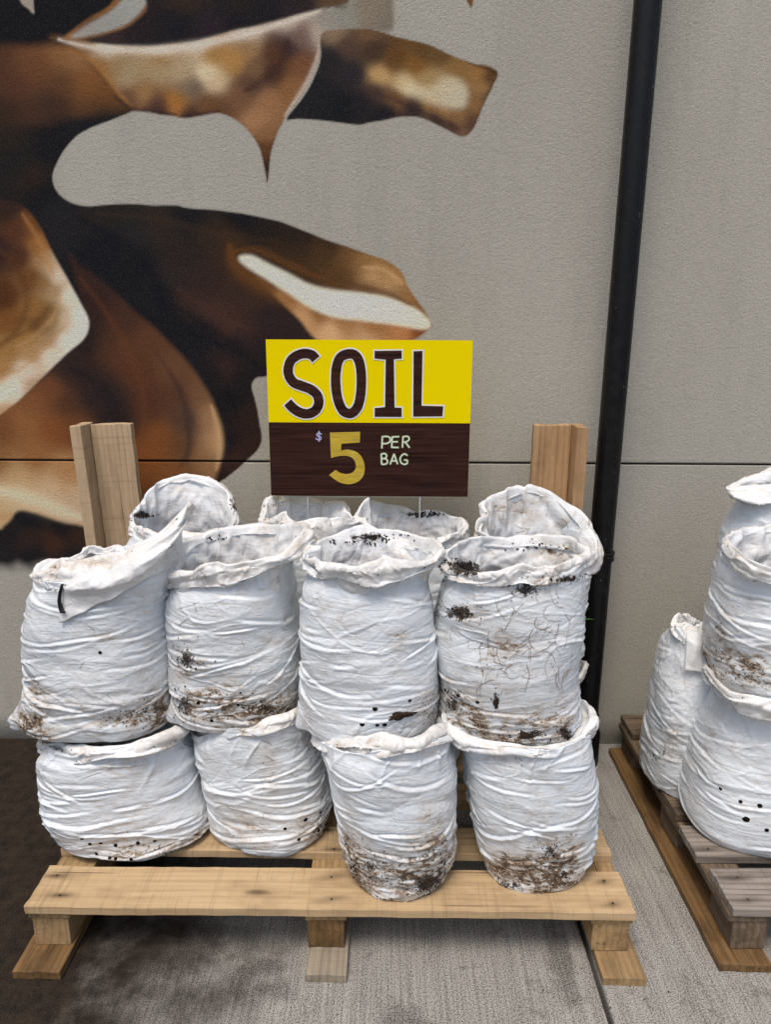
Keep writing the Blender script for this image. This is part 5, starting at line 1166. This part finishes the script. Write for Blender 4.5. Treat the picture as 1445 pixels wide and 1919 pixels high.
def glyph(name, strokes, w, mat, olmat, olw):
    root = None
    for k, st_ in enumerate(strokes):
        sm = len(st_) > 3
        if root is None: root = ribbon(name, st_, w, 0.0022+k*0.00012, mat, pan, smooth=sm); 
        else: ribbon('stroke', st_, w, 0.0022+k*0.00012, mat, root, smooth=sm)
    for k, st_ in enumerate(strokes):
        ribbon('outline', extend(st_, 3), w+olw, 0.0014+k*0.00012, olmat, root, smooth=len(st_) > 3)
glyph('dollar_mark', [[(446, 672), (432, 664), (421, 672), (424, 682), (440, 688), (444, 699), (432, 706), (416, 698)], [(433, 655), (433, 714)]], 4.5, M_lav, M_lav, 3)
GL = {
 'P': [[(806, 686), (803, 755)], [(804, 687), (835, 685), (852, 696), (851, 714), (832, 726), (803, 727)]],
 'E': [[(864, 686), (861, 751)], [(864, 688), (905, 686)], [(863, 717), (897, 716)], [(861, 749), (902, 750)]],
 'R': [[(928, 686), (924, 750)], [(926, 688), (950, 684), (963, 693), (960, 708), (944, 717), (926, 718)], [(940, 717), (966, 751)]],
 'B': [[(800, 788), (802, 849)], [(799, 789), (820, 786), (831, 797), (824, 812), (803, 816)], [(803, 816), (826, 817), (837, 832), (827, 847), (803, 849)]],
 'A': [[(852, 849), (875, 788)], [(875, 788), (896, 848)], [(861, 829), (889, 829)]],
 'G': [[(954, 797), (936, 788), (918, 800), (911, 822), (920, 843), (938, 849), (952, 842), (953, 825)], [(953, 824), (934, 824)]]}
for k_, st_ in GL.items(): glyph('letter', st_, 8.5, M_pgreen, M_green, 5)
# wire legs
xa = on_y(577, 945, SY+0.002); xb = on_y(786, 945, SY+0.002)
def wire(name, a, b_, r_=0.0030, parent=sign):
    V, F = tube_mesh([(np.linspace(a, b_, 6), r_)], 0, 8)
    return mesh_obj(name, V-SC, F, M_wire, parent, smooth=True)
wire('cross_wire', (xa[0]-0.075, SY+0.009, Z0-0.004), (xb[0]+0.075, SY+0.009, Z0-0.004))
wire('wire_leg', (xa[0], SY+0.005, Z0+0.12), (xa[0]-0.001, SY+0.002, 0.86))
wire('wire_leg', (xb[0], SY+0.005, Z0+0.12), (xb[0]+0.003, SY-0.004, 0.80))

# ================================================================== small things
# green grass blades by the drainpipe
def blade(pts, w, parent, base):
    P = spline(np.array([on_y(x, y, Y) for x, y, Y in pts]), 6, False); n = len(P)
    ww = w*np.sin(np.linspace(0.35*pi, pi*0.98, n))
    V = np.vstack([P+np.array([0, 0, 1])*ww[:, None], P+np.array([0, -0.6, 0])*ww[:, None]*0.4, P-np.array([0, 0, 1])*ww[:, None]])-base
    F = [(i, i+1, n+i+1, n+i) for i in range(n-1)]+[(n+i, n+i+1, 2*n+i+1, 2*n+i) for i in range(n-1)]
    return mesh_obj('blade', V, F, M_grass, parent, smooth=True)
gb = on_y(1074, 1168, 1.86)
gr_ = empty('grass_tuft', gb); tag(gr_, 'thin green grass blades poking out beside the dirty sack in front of the drainpipe', 'grass')
blade([(1066, 1170, 1.86), (1086, 1164, 1.86), (1102, 1160, 1.87), (1114, 1161, 1.88)], 0.0026, gr_, gb)
blade([(1068, 1170, 1.86), (1081, 1158, 1.86), (1093, 1147, 1.87), (1107, 1139, 1.88)], 0.0022, gr_, gb)
# litter of soil on the ground: uncountable
rs = np.random.RandomState(4); VV, FF = [], []
octv = np.array([(1, 0, 0), (-1, 0, 0), (0, 1, 0), (0, -1, 0), (0, 0, 1), (0, 0, -1.)]); octf = np.array([(0, 2, 4), (2, 1, 4), (1, 3, 4), (3, 0, 4), (2, 0, 5), (1, 2, 5), (3, 1, 5), (0, 3, 5)])
for k in range(2600):
    if k < 1500: x, y = -1.15+rs.normal()*0.35, rs.uniform(1.2, 2.46)
    elif k < 1750: x, y = JX+rs.normal()*0.03, rs.uniform(1.15, 2.4)
    else: x, y = rs.uniform(-1.2, 1.3), rs.uniform(1.15, 2.46)
    s_ = rs.uniform(0.0006, 0.002)*(1.6 if rs.rand() < 0.06 else 1); q_, _r = np.linalg.qr(rs.normal(size=(3, 3)))
    VV.append((octv*np.array([rs.uniform(0.8, 2.2), 1, 0.7])*s_)@q_*np.array([1, 1, 0.6])+np.array([x, y, s_*0.4])); FF.append(octf+6*k)
o = mesh_obj('soil_litter', np.vstack(VV), np.vstack(FF), M_soil); tag(o, 'crumbs of dark soil scattered over the concrete round the pallets', 'soil litter', kind='stuff')
print('script done')
